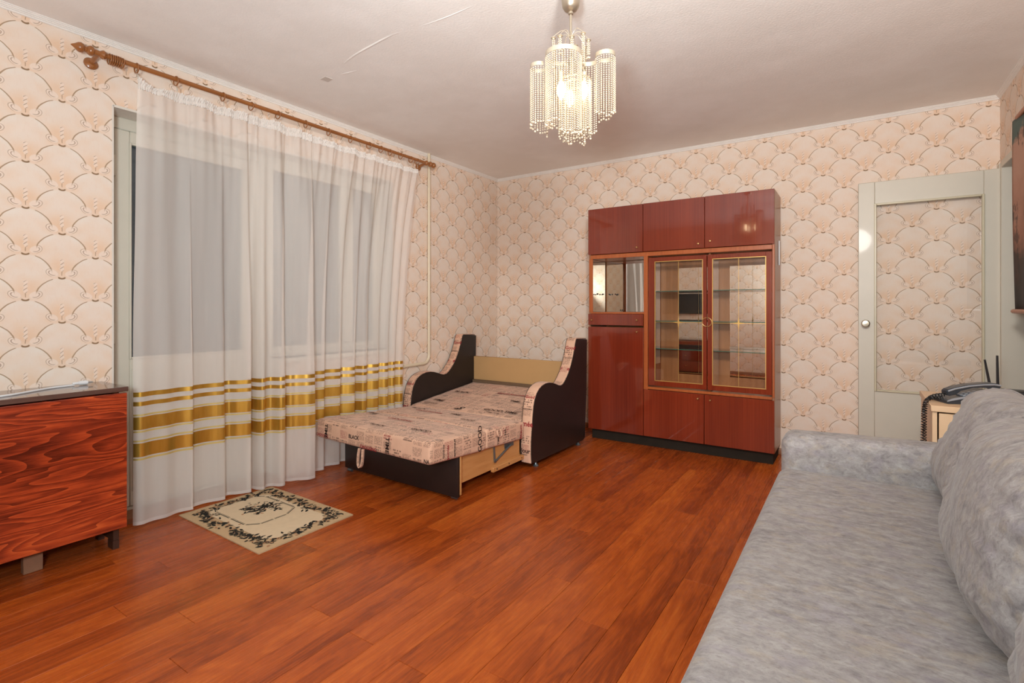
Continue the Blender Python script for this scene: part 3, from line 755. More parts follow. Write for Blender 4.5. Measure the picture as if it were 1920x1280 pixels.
vdoor(1.764, 2.2225, 1.820, 2.192, 'l'); vdoor(2.2285, 2.6745, 2.267, 2.634, 'r')
# white bar hung on the cabinet side
b = B(); b.box(2.6965, 2.706, 4.33, 4.352, 1.455, 1.640, .004, 2); wb = b.obj('plastic_bar', M['white_plastic'])
tag(wb, 'slim white plastic bar fixed upright on the right side of the cabinet', 'plastic bar')

# ------------------------------------------------------------------ drop-leaf table
tb = thing('drop_leaf_table', 'folded drop-leaf table with reddish grained leaf standing left of the curtain', 'table', (.18, .45, 0))
b = B(); b.box(.006, .325, -.16, 1.030, .744, .766, .002); b.obj('table_top', M['tabletop'], tb, label='dark brown table top')
b = B(); b.box(.318, .337, -.16, 1.020, .112, .740, .002); b.obj('drop_leaf', M['leaf'], tb, label='reddish wood drop leaf with strong grain')
b = B(); b.box(.012, .030, -.16, 1.020, .112, .740, .002); b.obj('drop_leaf', M['leaf'], tb)
for y0, y1 in ((.985, 1.010), (-.14, -.115)):
    b = B(); b.box(.06, .275, y0, y1, .04, .744, .002); b.box(.06, .10, y0, y1, 0, .04); b.box(.215, .275, y0, y1, 0, .04); b.obj('end_panel', M['darkwood'], tb)
for y in (.68,):
    b = B(); b.box(.20, .235, y, y+.065, 0, .13, .002); b.obj('gate_leg', M['rawwood'], tb)
    b = B(); b.box(.205, .230, y+.002, y+.063, .13, .74, .002); b.obj('gate_leg_upright', M['darkwood'], tb)
# white cord with plug on the table
co = thing('power_cord', 'white power cord with a small plug lying on the table top', 'cord', (.13, .8, .766))
b = B(); b.tube(catmull([(.245, .40, .7705), (.233, .609, .7705), (.165, .726, .7705), (.118, .80, .7705), (.10, .86, .7705), (.096, .893, .7715)], 40), .0042, 8); b.obj('cable', M['white_plastic'], co)
b = B(); b.lathe([(.0045, 0), (.006, .006), (.006, .022), (.010, .026), (.011, .05), (.009, .058), (.0, .059)], (.097, .885, .778), (.06, 1, 0), 12); b.obj('plug', M['white_plastic'], co)
for dx in (-.005, .005):
    b = B(); b.tube([(.1005+dx, .940, .778), (.1025+dx, .962, .778)], .002, 6); b.obj('prong', M['grey_metal'], co)

# ------------------------------------------------------------------ rug
ra = Vector((.102, 1.345)); RU = Vector((.788, -.008)); RV = Vector((-.003, .540))
rp = lambda u, v, z=0: (ra.x+RU.x*u+RV.x*v, ra.y+RU.y*u+RV.y*v, z)
rug = thing('floral_rug', 'small beige woven rug with dark floral border lying under the curtain edge', 'rug', rp(.5, .5))
b = B()
b.grid(lambda u, v: rp(u, v, .006+.0012*mnoise.noise(Vector((u*4, v*4, 1)))), 30, 22); top = list(b.bm.verts)
b.prism([rp(0, 0, .0005), rp(1, 0, .0005), rp(1, 1, .0005), rp(0, 1, .0005)], (0, 0, .0048)); b.obj('rug_body', M['rug'], rug)
pale = B()
pale.prism([rp(.16, .17, .0064), rp(.84, .17, .0064), rp(.90, .26, .0064), rp(.90, .74, .0064), rp(.84, .83, .0064), rp(.16, .83, .0064), rp(.10, .74, .0064), rp(.10, .26, .0064)], (0, 0, .0012)); pale.obj('pale_field', M['rug_pale'], rug)
dk, tn = B(), B(); rr = random.Random(4)
def leafshape(bb, u, v, ang, ln, wd, z):
    c = Vector(rp(u, v)); d = Vector((math.cos(ang), math.sin(ang), 0)); s_ = Vector((-d.y, d.x, 0)); pts = []
    for k, (a, w_) in enumerate(((0, 0), (.3, .5), (.65, .42), (1, 0), (.65, -.42), (.3, -.5))):
        p = c+d*ln*a+s_*wd*w_; pts.append((p.x, p.y, z))
    bb.quad(pts)
def curl(bb, u, v, r, z):
    c = Vector(rp(u, v)); n = 9; a0 = rr.uniform(0, 6.28)
    for k in range(n-2):
        q = []
        for kk, ro in ((k, r), (k+1, r), (k+1, r*.62), (k, r*.62)):
            a = a0+2*PI*kk/n; q.append((c.x+ro*math.cos(a), c.y+ro*math.sin(a), z))
        bb.quad(q)
def sprig(u, v, dens, spread):
    for _ in range(dens):
        uu, vv = u+rr.gauss(0, spread*.7), v+rr.gauss(0, spread)
        if not (.035 < uu < .965 and .045 < vv < .955): continue
        z = .0080+rr.random()*.0004
        t = rr.random()
        if t < .55: leafshape(dk, uu, vv, rr.uniform(0, 6.28), rr.uniform(.020, .040), rr.uniform(.009, .016), z)
        elif t < .75: curl(dk, uu, vv, rr.uniform(.007, .012), z)
        else: leafshape(tn, uu, vv, rr.uniform(0, 6.28), rr.uniform(.014, .024), rr.uniform(.008, .014), z-.0005)
N = 30
for k in range(N):
    f = (k+.5)/N
    sprig(f*.84+.08, .115+.03*math.sin(f*16), 7 if abs(f-.5) > .06 else 2, .035); sprig(f*.84+.08, .885+.03*math.sin(f*16+1), 7, .035)
for k in range(20):
    f = (k+.5)/20
    sprig(.075+.018*math.sin(f*14), f*.8+.1, 5, .03); sprig(.925+.018*math.sin(f*14+2), f*.8+.1, 5, .03)
for k in range(20):                                  # bouquet
    a = rr.uniform(0, 6.28); q = rr.random()**.6; sprig(.36+.11*q*math.cos(a), .56+.16*q*math.sin(a), 7, .03)
octa = [(.10, .28), (.17, .24), (.55, .24), (.62, .34), (.62, .62), (.55, .78), (.17, .78), (.10, .70)]
for (u0, v0), (u1, v1) in zip(octa, octa[1:]+octa[:1]):
    n = 2 if abs(u1-u0)+abs(v1-v0) > .25 else 1
    for k in range(n):
        a, c_ = k/n+.06/n, (k+1)/n-.06/n
        P, Q = Vector(rp(u0+(u1-u0)*a, v0+(v1-v0)*a)), Vector(rp(u0+(u1-u0)*c_, v0+(v1-v0)*c_)); s_ = Vector((-(Q-P).y, (Q-P).x, 0)).normalized()*.0024
        for off in (0, 1):
            sh = s_*3.2*off; e = s_*(.45 if off else 1)
            dk.quad([tuple(P+sh-e+Vector((0, 0, .0083))), tuple(Q+sh-e+Vector((0, 0, .0083))), tuple(Q+sh+e+Vector((0, 0, .0083))), tuple(P+sh+e+Vector((0, 0, .0083)))])
dk.obj('dark_floral_weave', M['rug_dark'], rug, smooth=0, kind='stuff'); tn.obj('tan_floral_weave', M['rug_tan'], rug, smooth=0, kind='stuff')

# ------------------------------------------------------------------ lettering helper
def text_into(bb, s, size, org, right, up, squash=1.0):
    cu = bpy.data.curves.new('t', 'FONT'); cu.body = s; cu.size = size; cu.resolution_u = 2; cu.offset = size*.022
    to = bpy.data.objects.new('t', cu); me = bpy.data.meshes.new_from_object(to)
    r = Vector(right).normalized(); u = Vector(up).normalized(); o = Vector(org)
    vs = [bb.bm.verts.new(o+r*v.co.x*squash+u*v.co.y) for v in me.vertices]
    for p in me.polygons:
        try: bb.bm.faces.new([vs[i] for i in p.vertices])
        except ValueError: pass
    bpy.data.objects.remove(to); bpy.data.curves.remove(cu); bpy.data.meshes.remove(me)

# ------------------------------------------------------------------ armchair bed
bed = thing('armchair_bed', 'unfolded armchair bed in newspaper print fabric with dark brown arms', 'armchair bed', (.65, 3.2, 0))
prof = [(3.140, .040), (3.100, .045), (3.092, .12), (3.093, .195), (3.100, .26), (3.109, .32), (3.116, .38), (3.126, .44), (3.142, .485), (3.170, .525), (3.205, .553), (3.245, .570), (3.295, .580), (3.345, .580), (3.395, .572), (3.450, .556), (3.490, .543), (3.523, .537), (3.555, .540), (3.585, .555), (3.625, .587), (3.660, .622), (3.695, .668), (3.722, .715), (3.745, .762), (3.763, .808), (3.777, .845), (3.789, .874)]
back_ = [(3.815, .879), (3.985, .871), (3.995, .866), (3.985, .45), (3.955, .05), (3.920, .035)]
for x0, x1, inner in ((.020, .105, 1), (1.200, 1.285, 0)):
    b = B(); poly = [(x0+.006, y, z) for y, z in prof+back_]
    b.prism([(x0, y, z) for y, z in prof+back_], (x1-x0, 0, 0))
    arm = b.obj('armrest', M['leather'], bed, smooth=30)
    strip = prof[1:]+[(3.80, .883), (3.97, .877)]
    b = B(); n = len(strip); cr = [0, .0035, .005, .005, .0035, 0]; xs = [x0+.001, x0+.010, x0+.025, x1-.025, x1-.010, x1-.001]
    rows = []
    for k, (y, z) in enumerate(strip):
        a, c_ = strip[max(k-1, 0)], strip[min(k+1, n-1)]; t = Vector((0, c_[0]-a[0], c_[1]-a[1])).normalized(); nn = Vector((0, -t.z, t.y))
        rows.append([b.bm.verts.new(Vector((xx, y, z))+nn*(.002+h_)) for xx, h_ in zip(xs, cr)])
    for A, Q in zip(rows, rows[1:]):
        for k in range(5): b.bm.faces.new((A[k], A[k+1], Q[k+1], Q[k]))
    st = b.obj('armrest_facing', M['news'], bed, smooth=60)
    # piping along both edges
    for xx in (x0-.0005, x1+.0005):
        b = B(); b.tube([(xx, y, z) for y, z in strip], .0035, 6); b.obj('piping', M['leather'], st)
    # words on the facing
    kk, rd = B(), B(); fy = 3.084
    def fw(bb, s, z0, size, x_=x0+.006): text_into(bb, s, size, (x_, interp([(z, y) for y, z in prof[2:]], z0)-.0085, z0), (1, 0, 0), (0, interp([(z, y) for y, z in prof[2:]], z0+.02)-interp([(z, y) for y, z in prof[2:]], z0), .02), .95)
    fw(kk, 'Jour', .115, .046); fw(kk, 'SUNDAY', .098, .014); fw(rd, 'rnée', .300, .052, x0+.002); fw(kk, 'CHOOSING', .415, .015, x0+.004)
    fw(rd, 'Good', .492, .034); fw(rd, 'rnée', .640, .046); fw(kk, 'CHOOSING', .73, .015); fw(rd, 'Good', .800, .040)
    kk.obj('black_lettering', M['ink'], st, smooth=0, kind='stuff'); rd.obj('red_lettering', M['ink_red'], st, smooth=0, kind='stuff')
    for y in (3.19, 3.87):
        b = B(); b.lathe([(.020, 0), (.022, .006), (.016, .012), (.010, .02), (.010, .045)], ((x0+x1)/2+.02, y, 0), (0, 0, 1), 12); b.obj('foot', M['grey_metal'], bed)
# backboard with beige lining
b = B(); b.box(.105, 1.200, 3.955, 3.985, .05, .672, .004); b.obj('backboard', M['lining'], bed, label='beige lining cloth of the back')
b = B(); b.box(.107, 1.198, 3.930, 3.954, .40, .452, .004); b.obj('back_rail', plain('grey_brown_rail', (112, 88, 66), .7), bed)
# cushions
def cushion(name, y0, z0, y1, z1, xl, xr, th, sk0=0.0, sk1=0.0):
    """padded slab from (y0,z0) to (y1,z1) (top surface), skew in y from left to right"""
    b = B(); ln = math.hypot(y1-y0, z1-z0); vs = b.box(xl, xr, 0, ln, -th, 0, .020, 4)
    ang = math.atan2(z1-z0, y1-y0)
    bmesh.ops.subdivide_edges(b.bm, edges=[e for e in b.bm.edges if e.calc_length() > .2], cuts=12, use_grid_fill=True)
    vs = list(b.bm.verts)
    for v in vs:
        u, t = (v.co.x-xl)/(xr-xl), v.co.y/ln
        if v.co.z > -.03:
            v.co.z += .010*math.sin(PI*min(max(u, 0), 1))**.5*math.sin(PI*min(max(t, 0), 1))**.5+.002*mnoise.noise(Vector((v.co.x*9, v.co.y*9, 2)))
        v.co.y += (sk0*(1-t)+sk1*t)*(u-.5)
    m = Matrix.Translation((0, y0, z0)) @ Matrix.Rotation(ang, 4, 'X')
    b.xf(vs, m); o = b.obj(name, M['news'], bed, smooth=60)
    def P(x, t, n=.0012): return m @ Vector((x, t*ln+(sk0*(1-t)+sk1*t)*((x-xl)/(xr-xl)-.5), .0140+n))
    return o, m, ln, P
cA, mA, lA, PA = cushion('seat_cushion', 2.135, .395, 2.645, .362, .160, 1.250, .122, -.07, -.05)
cB, mB, lB, PB = cushion('seat_cushion', 2.650, .362, 3.085, .338, .155, 1.240, .122, -.05, -.01)
cC, mC, lC, PC = cushion('back_cushion', 3.092, .335, 3.935, .425, .110, 1.196, .13, 0, 0)
rC = (mC.to_3x3() @ Vector((0, 1, 0))); rA = (mA.to_3x3() @ Vector((0, 1, 0))); rB = (mB.to_3x3() @ Vector((0, 1, 0)))
kk, rd = B(), B()
text_into(kk, 'GOOD TIME', .055, PC(.80, .10), (1, 0, 0), rC); text_into(kk, 'TIME', .055, PC(.22, .18), (1, 0, 0), rC); text_into(kk, 'Boi', .085, PC(.62, .02), (0, 1, 0), (-1, 0, 0))
text_into(rd, 'Good Journée', .05, PC(.62, .62), (1, 0, 0), rC); text_into(kk, 'BLACK', .05, PC(.22, .52), (1, 0, 0), rC); text_into(kk, 'TIME', .045, PC(.86, .42), (1, 0, 0), rC)
text_into(rd, 'CHOOSING', .04, PC(.55, .48), (.6, .8, 0), (-.8, .6, 0)); text_into(kk, 'TIME FOR', .028, PC(.86, .04), (1, 0, 0), rC); text_into(kk, 'WITHOUT', .03, PC(.20, .08), (1, 0, 0), rC)
kk.obj('black_lettering', M['ink'], cC, smooth=0, kind='stuff'); rd.obj('red_lettering', M['ink_red'], cC, smooth=0, kind='stuff')
kk, rd = B(), B()
text_into(kk, 'BLACK', .045, PB(.30, .60), (1, 0, 0), rB); text_into(rd, 'Good Journée', .045, PB(.40, .45), (1, 0, 0), rB); text_into(kk, 'TIME', .05, PB(.70, .55), (1, 0, 0), rB)
text_into(kk, 'GOOD', .04, PB(.9, .3), (1, 0, 0), rB)
fx = Vector(mB.to_3x3() @ Vector((0, 1, 0)))
kk.obj('black_lettering', M['ink'], cB, smooth=0, kind='stuff'); rd.obj('red_lettering', M['ink_red'], cB, smooth=0, kind='stuff')
kk, rd = B(), B()
text_into(kk, 'GOOD', .05, PA(.92, .30), (1, 0, 0), rA); text_into(kk, 'BLACK', .04, PA(.62, .16), (1, 0, 0), rA); text_into(rd, 'CHOOSING', .042, PA(.52, .62), (1, 0, 0), rA); text_into(kk, 'TIME', .05, PA(.24, .7), (1, 0, 0), rA)
# front edge of the bed
def FA(x, z): return mA @ Vector((x, -.07*((x-.16)/1.09-.5)-.0015, z))
fr, fu = Vector((1.09, -.07, 0)).normalized(), (mA.to_3x3() @ Vector((0, 0, 1)))
def ft(bb, s, size, x_, z_, vert=False):
    text_into(bb, s, size, FA(x_, z_), -fu if vert else fr, fr if vert else fu)
ft(kk, 'TIME', .045, .262, -.020, True); ft(kk, 'TIME', .045, .880, -.018, True); ft(rd, 'CHOOSING', .026, .165, -.108); ft(rd, 'CHOOSING', .030, .640, -.118); ft(kk, 'BLACK', .034, .520, -.075)
ft(kk, 'NA', .03, 1.205, -.112)
# right side of the bed
def SA(y, z, PP=mA): return PP @ Vector((1.2515, y-.035, z))
sr = (mA.to_3x3() @ Vector((0, 1, 0)))
def stx(bb, s, size, y_, z_, mm=mA, xx=1.2515):
    text_into(bb, s, size, mm @ Vector((xx, y_, z_)), (0, 0, 1), (0, -1, 0))
stx(kk, 'WITHOUT', .022, .185, -.108); stx(rd, 'Journée', .026, .125, -.112); stx(kk, 'Good-sur', .020, .085, -.10); stx(kk, 'GOOD', .052, .435, -.118)
kk.obj('black_lettering', M['ink'], cA, smooth=0, kind='stuff'); rd.obj('red_lettering', M['ink_red'], cA, smooth=0, kind='stuff')
kk, rd = B(), B(); stx(rd, 'fibaum', .036, .395, -.112, mB, 1.2415); stx(kk, 'TIME', .026, .12, -.11, mB, 1.2415); stx(kk, 'NA', .03, .20, -.06, mB, 1.2415)
kk.obj('black_lettering', M['ink'], cB, smooth=0, kind='stuff'); rd.obj('red_lettering', M['ink_red'], cB, smooth=0, kind='stuff')
# pull loops
def loop(parent, o, r, d, wd, ln):
    b = B(); o = Vector(o); r = Vector(r).normalized(); d = Vector(d).normalized(); n_ = r.cross(d)
    path = [o, o+d*ln*.5-r*.003, o+d*ln*.85+r*.004, o+d*ln+r*.022, o+d*ln*.85+r*.040, o+d*ln*.5+r*.043, o+r*.040]
    cp = catmull(path, 30); rows = [[b.bm.verts.new(p-n_*wd/2+n_*wd*j) for j in (0, 1)] for p in cp]
    for A, Q in zip(rows, rows[1:]): b.bm.faces.new((A[0], A[1], Q[1], Q[0]))
    ob = b.obj('pull_loop', M['news'], parent, smooth=60); md = ob.modifiers.new('thick', 'SOLIDIFY'); md.thickness = .004
lo = FA(.640, -.120); loop(bed, lo+Vector((0, -.004, 0)), fr, (0, -.12, -1), .022, .115)
loop(bed, mB @ Vector((1.250, .075, -.012)), (0, 1, .1), (.15, .15, -1), .016, .05)
# drawer
b = B(); vs = b.box(-.522, .522, -.012, .012, .018, .262, .006, 2); b.xf(vs, Matrix.Translation((.714, 2.372, 0)) @ Matrix.Rotation(-math.radians(1.5), 4, 'Z')); dr = b.obj('drawer_front', M['leather'], bed)
b = B(); vs = b.box(-.522, .522, .0125, .026, .030, .262, .001); b.xf(vs, Matrix.Translation((.714, 2.372, 0)) @ Matrix.Rotation(-math.radians(1.5), 4, 'Z')); b.obj('drawer_board', M['ply'], bed)
for x_ in (.245, 1.185):
    b = B(); b.tube([(x_-.015, 2.375, .010), (x_+.025, 2.374, .010)], .010, 10); b.obj('roller', M['grey_metal'], bed)
for x0, x1 in ((1.190, 1.208), (.215, .233)):
    b = B(); b.prism([(x0, 2.385, .085), (x0, 2.76, .085), (x0, 3.06, .085), (x0, 3.06, .255), (x0, 2.385, .255)], (x1-x0, 0, 0)); b.obj('drawer_side', M['ply'], bed)
b = B(); b.box(1.205, 1.228, 2.72, 3.30, .070, .100, .002); b.obj('drawer_runner', M['ply'], bed)
for y_ in (2.76, 2.90, 3.06):
    b = B(); b.lathe([(.005, 0), (.005, .002), (.0, .003)], (1.228, y_, .085), (1, 0, 0), 8); b.obj('screw', M['darkwood'], bed)
b = B(); b.box(.233, 1.190, 2.40, 3.4, .085, .095); b.obj('drawer_bottom', M['ply'], bed)
b = B(); b.tube([(1.214, 2.745, .232), (1.214, 2.752, .135)], .007, 6); b.tube([(1.221, 2.752, .137), (1.221, 2.93, .205)], .0065, 6); b.lathe([(.012, 0), (.012, .006)], (1.216, 2.752, .137), (1, 0, 0), 12)
b.box(1.209, 1.213, 2.87, 2.98, .19, .235); b.obj('fold_bracket', M['grey_metal'], bed, label='grey steel folding bracket')

# ------------------------------------------------------------------ grey sofa
sofa = thing('grey_sofa', 'long grey marbled velour sofa with one rounded arm along the right wall', 'sofa', (3.42, 1.8, 0))
def soft_box(name, x0, x1, y0, y1, z0, z1, r, crown=0.0, mat='velvet', seg=5, fn=None):
    b = B(); b.box(x0, x1, y0, y1, z0, z1, r, seg)
    bmesh.ops.subdivide_edges(b.bm, edges=[e for e in b.bm.edges if e.calc_length() > .15], cuts=10, use_grid_fill=True)
    for v in b.bm.verts:
        u = min(max((v.co.x-x0)/(x1-x0), 0), 1); t = min(max((v.co.y-y0)/(y1-y0), 0), 1)
        if v.co.z > (z0+z1)/2: v.co.z += crown*(math.sin(PI*u)**.6)*(math.sin(PI*t)**.5)
        if fn: fn(v)
    return b.obj(name, M[mat], sofa, smooth=70)
soft_box('seat', 2.885, 3.64, .74, 2.655, .14, .415, .045, .012)
soft_box('sofa_base', 2.915, 3.90, .72, 2.66, .03, .15, .01, mat='velvet_dark', seg=2)
def armf(v):
    if v.co.z > .40: v.co.z += .022*(v.co.x-2.9)
soft_box('armrest', 2.890, 3.90, 2.655, 2.835, .04, .557, .052, .006, fn=armf)
soft_box('armrest', 2.890, 3.90, .56, .735, .04, .557, .052, .006, fn=armf)
soft_box('backrest', 3.665, 3.925, .72, 2.74, .12, .775, .035, .004, mat='velvet_dark')
for x_, y_ in ((2.95, .65), (2.95, 2.74), (3.86, .65), (3.86, 2.74)):
    b = B(); b.box(x_-.025, x_+.025, y_-.025, y_+.025, 0, .045, .003); b.obj('leg', M['black'], sofa)
def pillow(label, y0, y1, cx, cz, wz, th, tilt, seed, lean=0.0, yaw=0.0):
    b = B(); hy = (y1-y0)/2; cy = (y0+y1)/2; NUp, NVp = 44, 34
    def shape(side):
        def fn(i, j):
            u, v = i*2-1, j*2-1
            e = (max(1-abs(u)**3.4, 0)**.5)*(max(1-abs(v)**3.2, 0)**.48)
            px_, pz = u*hy*(1-.05*abs(v)**3), v*wz*(1-.06*abs(u)**3)
            t = th*e
            wr = 0
            if side < 0:
                wr = .010*mnoise.noise(Vector((u*2.2+seed, v*2.2, seed)))
                ed = max(abs(u)-.30, 0)/.70; wr += .034*ed*mnoise.noise(Vector((u*2.0+seed, v*11, seed*3)))*e**.6
                ev = max(abs(v)-.55, 0)/.45; wr += .020*ev*mnoise.noise(Vector((u*9, v*2+seed, seed*5)))*e**.6
            bot = -.35*max(-v, 0)**2*0
            return Vector((side*(t+wr), px_, pz))
        return fn
    A = b.grid(shape(-1), NUp, NVp); Q = b.grid(shape(1), NUp, NVp)
    bmesh.ops.remove_doubles(b.bm, verts=b.bm.verts, dist=.0004)
    m = Matrix.Translation((cx, cy, cz)) @ Matrix.Rotation(yaw, 4, 'Z') @ Matrix.Rotation(lean, 4, 'X') @ Matrix.Rotation(tilt, 4, 'Y')
    b.xf(list(b.bm.verts), m)
    root = thing('sofa_cushion', label, 'cushion', (cx, cy, cz-wz), 'back cushions of the grey sofa')
    b.obj('cover', M['velvet'], root, smooth=80)
    b = B(); pts = [m @ Vector((0, u*hy*(1-.05*abs(v)**3), v*wz*(1-.06*abs(u)**3))) for u, v in [(-1+2*k/20, 1) for k in range(21)]+[(1, 1-2*k/14) for k in range(1, 15)]+[(1-2*k/20, -1) for k in range(1, 21)]+[(-1, -1+2*k/14) for k in range(1, 14)]]
    b.tube(pts, .004, 6, closed=True); b.obj('seam', M['velvet'], root)
    return root
pillow('grey velour back cushion farthest from the camera, against the far arm', 2.075, 2.665, 3.570, .632, .218, .126, math.radians(22), 1.3, .03)
pillow('grey velour back cushion in the middle of the sofa', 1.285, 2.115, 3.524, .628, .215, .138, math.radians(15), 4.7, -.02, -math.radians(2))
pillow('grey velour back cushion nearest the camera, mostly outside the frame', .60, 1.285, 3.530, .625, .215, .135, math.radians(13), 8.2, 0)

# ------------------------------------------------------------------ nightstand, telephone, router
ns = thing('nightstand', 'pale birch nightstand behind the sofa arm under the telephone', 'nightstand', (3.7, 3.36, 0))
b = B(); b.box(3.472, 3.93, 3.10, 3.62, .652, .680, .002); b.obj('top_panel', M['birch'], ns)
b = B(); b.box(3.478, 3.496, 3.112, 3.61, .04, .652, .001); b.obj('side_panel', M['birch'], ns)
b = B(); b.box(3.906, 3.924, 3.112, 3.61, .04, .652, .001); b.obj('side_panel', M['birch'], ns)
b = B(); b.box(3.496, 3.906, 3.60, 3.61, .05, .652); b.obj('back_panel', M['birch'], ns)
b = B(); b.box(3.502, 3.902, 3.108, 3.124, .06, .645, .001); b.obj('door', M['birch'], ns)
b = B(); b.box(3.48, 3.922, 3.13, 3.60, 0, .06); b.obj('plinth', M['birch'], ns)
ph = thing('telephone', 'black and silver corded desk telephone on the nightstand', 'telephone', (3.62, 3.30, .68))
tm = Matrix.Translation((3.612, 3.30, .681)) @ Matrix.Rotation(math.radians(22), 4, 'Z') @ Matrix.Diagonal((.86, .9, 1.0, 1))
def tele(name, mat, parent, build, **k):
    b = B(); build(b); b.xf(list(b.bm.verts), tm); return b.obj(name, mat, parent, **k)
side = [(-.125, 0), (-.125, .012), (-.10, .022), (.11, .062), (.125, .058), (.125, 0)]
pb = tele('phone_base', M['graphite'], ph, lambda b: b.prism([(x_, -.085, z_) for x_, z_ in side], (0, .17, 0)))
tele('silver_trim', M['silver'], pb, lambda b: [b.prism([(x_, -.0875, z_) for x_, z_ in ((-.126, .010), (-.126, .015), (-.10, .026), (.11, .066), (.11, .058), (-.10, .016))], (0, .0025, 0))])
def keys(b):
    for i in range(3):
        for j in range(4):
            x_ = -.03+j*.026; y_ = -.06+i*.024; z_ = .022+(x_+.10)*.1905
            vs = b.box(-.009, .009, -.008, .008, 0, .006, .002); b.xf(vs, Matrix.Translation((x_, y_, z_)) @ Matrix.Rotation(-math.atan(.1905), 4, 'Y'))
tele('keypad', M['silver'], pb, keys)
hs = [(-.128, .052), (-.120, .066), (-.085, .078), (-.02, .092), (.05, .100), (.10, .102), (.13, .098), (.132, .078), (.10, .070), (.07, .084), (0, .079), (-.06, .066), (-.075, .045), (-.115, .036)]
hp = tele('handset', M['graphite'], ph, lambda b: [b.bm.verts and None, b.prism([(x_, -.082, z_) for x_, z_ in hs], (0, .052, 0)), bmesh.ops.bevel(b.bm, geom=list(b.bm.edges), offset=.004, segments=2, affect='EDGES')])
tele('silver_trim', M['silver'], hp, lambda b: [b.tube([(x_, -.083, z_-.006) for x_, z_ in hs[1:7]], .004, 6)])
# coiled cord hanging down the nightstand's left side
path = catmull([(3.535, 3.255, .715), (3.49, 3.235, .705), (3.462, 3.20, .67), (3.456, 3.19, .55), (3.456, 3.19, .46), (3.450, 3.17, .435), (3.444, 3.15, .46), (3.447, 3.14, .58), (3.452, 3.16, .655), (3.47, 3.20, .694), (3.53, 3.25, .700)], 420)
cc = []
for k, p in enumerate(path):
    a = k*2*PI/7.0; t = (path[min(k+1, 420)]-path[max(k-1, 0)]).normalized(); u = t.cross(Vector((0, 1, .01))).normalized(); w_ = t.cross(u)
    cc.append(p+(u*math.cos(a)+w_*math.sin(a))*.0075)
b = B(); b.tube(cc, .0022, 5); b.obj('coiled_cord', M['cord'], ph)
ro = thing('wifi_router', 'black router with two upright antennas behind the telephone', 'router', (3.82, 3.50, .68))
b = B(); b.box(3.745, 3.925, 3.46, 3.58, .681, .726, .004, 2); b.obj('router_body', M['black'], ro)
b = B(); b.tube([(3.757, 3.585, .72), (3.735, 3.588, .868)], [.0065, .0045], 8); b.obj('antenna', M['black'], ro)
b = B(); b.tube([(3.785, 3.585, .72), (3.783, 3.588, .892)], [.0065, .0048], 8); b.obj('antenna', M['black'], ro)

# ------------------------------------------------------------------ painted scroll by the doorway
sw = thing('wall_scroll', 'painted landscape scroll between two wooden rods beside the doorway', 'wall hanging', (3.93, 3.75, 1.1))
b = B()
def sf(i, j):
    y = 3.40+i*.60; z_ = 1.125+j*1.062; nar = 1-.05*math.sin(PI*j)
    return (3.925+.008*math.sin(i*9+j*2)-.006*math.sin(PI*j), 3.70+(y-3.70)*nar, z_)
b.grid(sf, 24, 20); cl = b.obj('painted_cloth', M['scroll'], sw); md = cl.modifiers.new('thick', 'SOLIDIFY'); md.thickness = .0015
M['rod_orange'] = plain('orange_varnished_rod', (170, 98, 58), .35)
b = B(); b.tube([(3.925, 3.36, 2.190), (3.925, 3.935, 2.190)], .0125, 12); b.obj('upper_rod', M['rod_orange'], sw)
b = B(); b.tube([(3.925, 3.36, 1.117), (3.925, 4.025, 1.117)], .0125, 12); b.obj('lower_rod', M['rod_orange'], sw)

# ------------------------------------------------------------------ chandelier
CX_, CY_ = 2.170, 1.970
ch = thing('bead_chandelier', 'ceiling chandelier with curved metal bands and curtains of pearl bead strands', 'chandelier', (CX_, CY_, H))
b = B(); b.lathe([(.040, 0), (.041, -.03), (.040, -.06), (.036, -.085), (.026, -.100), (.008, -.108), (.0, -.109)], (CX_, CY_, H), (0, 0, 1), 24); b.obj('canopy', M['nickel'], ch)
b = B(); b.tube([(CX_, CY_, 2.395), (CX_, CY_, 2.06)], .0055, 10); b.lathe([(.0055, 0), (.011, .004), (.011, .012), (.0055, .016)], (CX_, CY_, 2.380), (0, 0, 1), 12); b.obj('stem', M['nickel'], ch)
rgt = Vector((math.cos(YAW), math.sin(YAW), 0)); twd = Vector((math.sin(YAW), -math.cos(YAW), 0))   # across and towards the viewer
def lp(a, t, z): return Vector((CX_, CY_, 0))+rgt*a+twd*t+Vector((0, 0, z))
beads = B()
PROF = [(0, .0030), (.0022, .0015), (.0028, 0), (.0022, -.0018), (0, -.0036)]
bead_me_v = []
def bead(p, s_=1.0):
    n = 6; rings = []
    top = beads.bm.verts.new(p+Vector((0, 0, .0036*s_))); bot = beads.bm.verts.new(p-Vector((0, 0, .0036*s_)))
    for r_, z_ in ((.0029, .0016), (.0029, -.0016)):
        rings.append([beads.bm.verts.new(p+Vector((r_*s_*math.cos(2*PI*k/n), r_*s_*math.sin(2*PI*k/n), z_*s_))) for k in range(n)])
    for k in range(n):
        k2 = (k+1) % n
        beads.bm.faces.new((top, rings[0][k], rings[0][k2])); beads.bm.faces.new((rings[0][k], rings[1][k], rings[1][k2], rings[0][k2])); beads.bm.faces.new((bot, rings[1][k2], rings[1][k]))
def strand(p, zend):
    z_ = p.z-.006
    while z_ > zend+.008:
        bead(Vector((p.x, p.y, z_))); z_ -= .0090
    bead(Vector((p.x, p.y, zend)), 1.5)
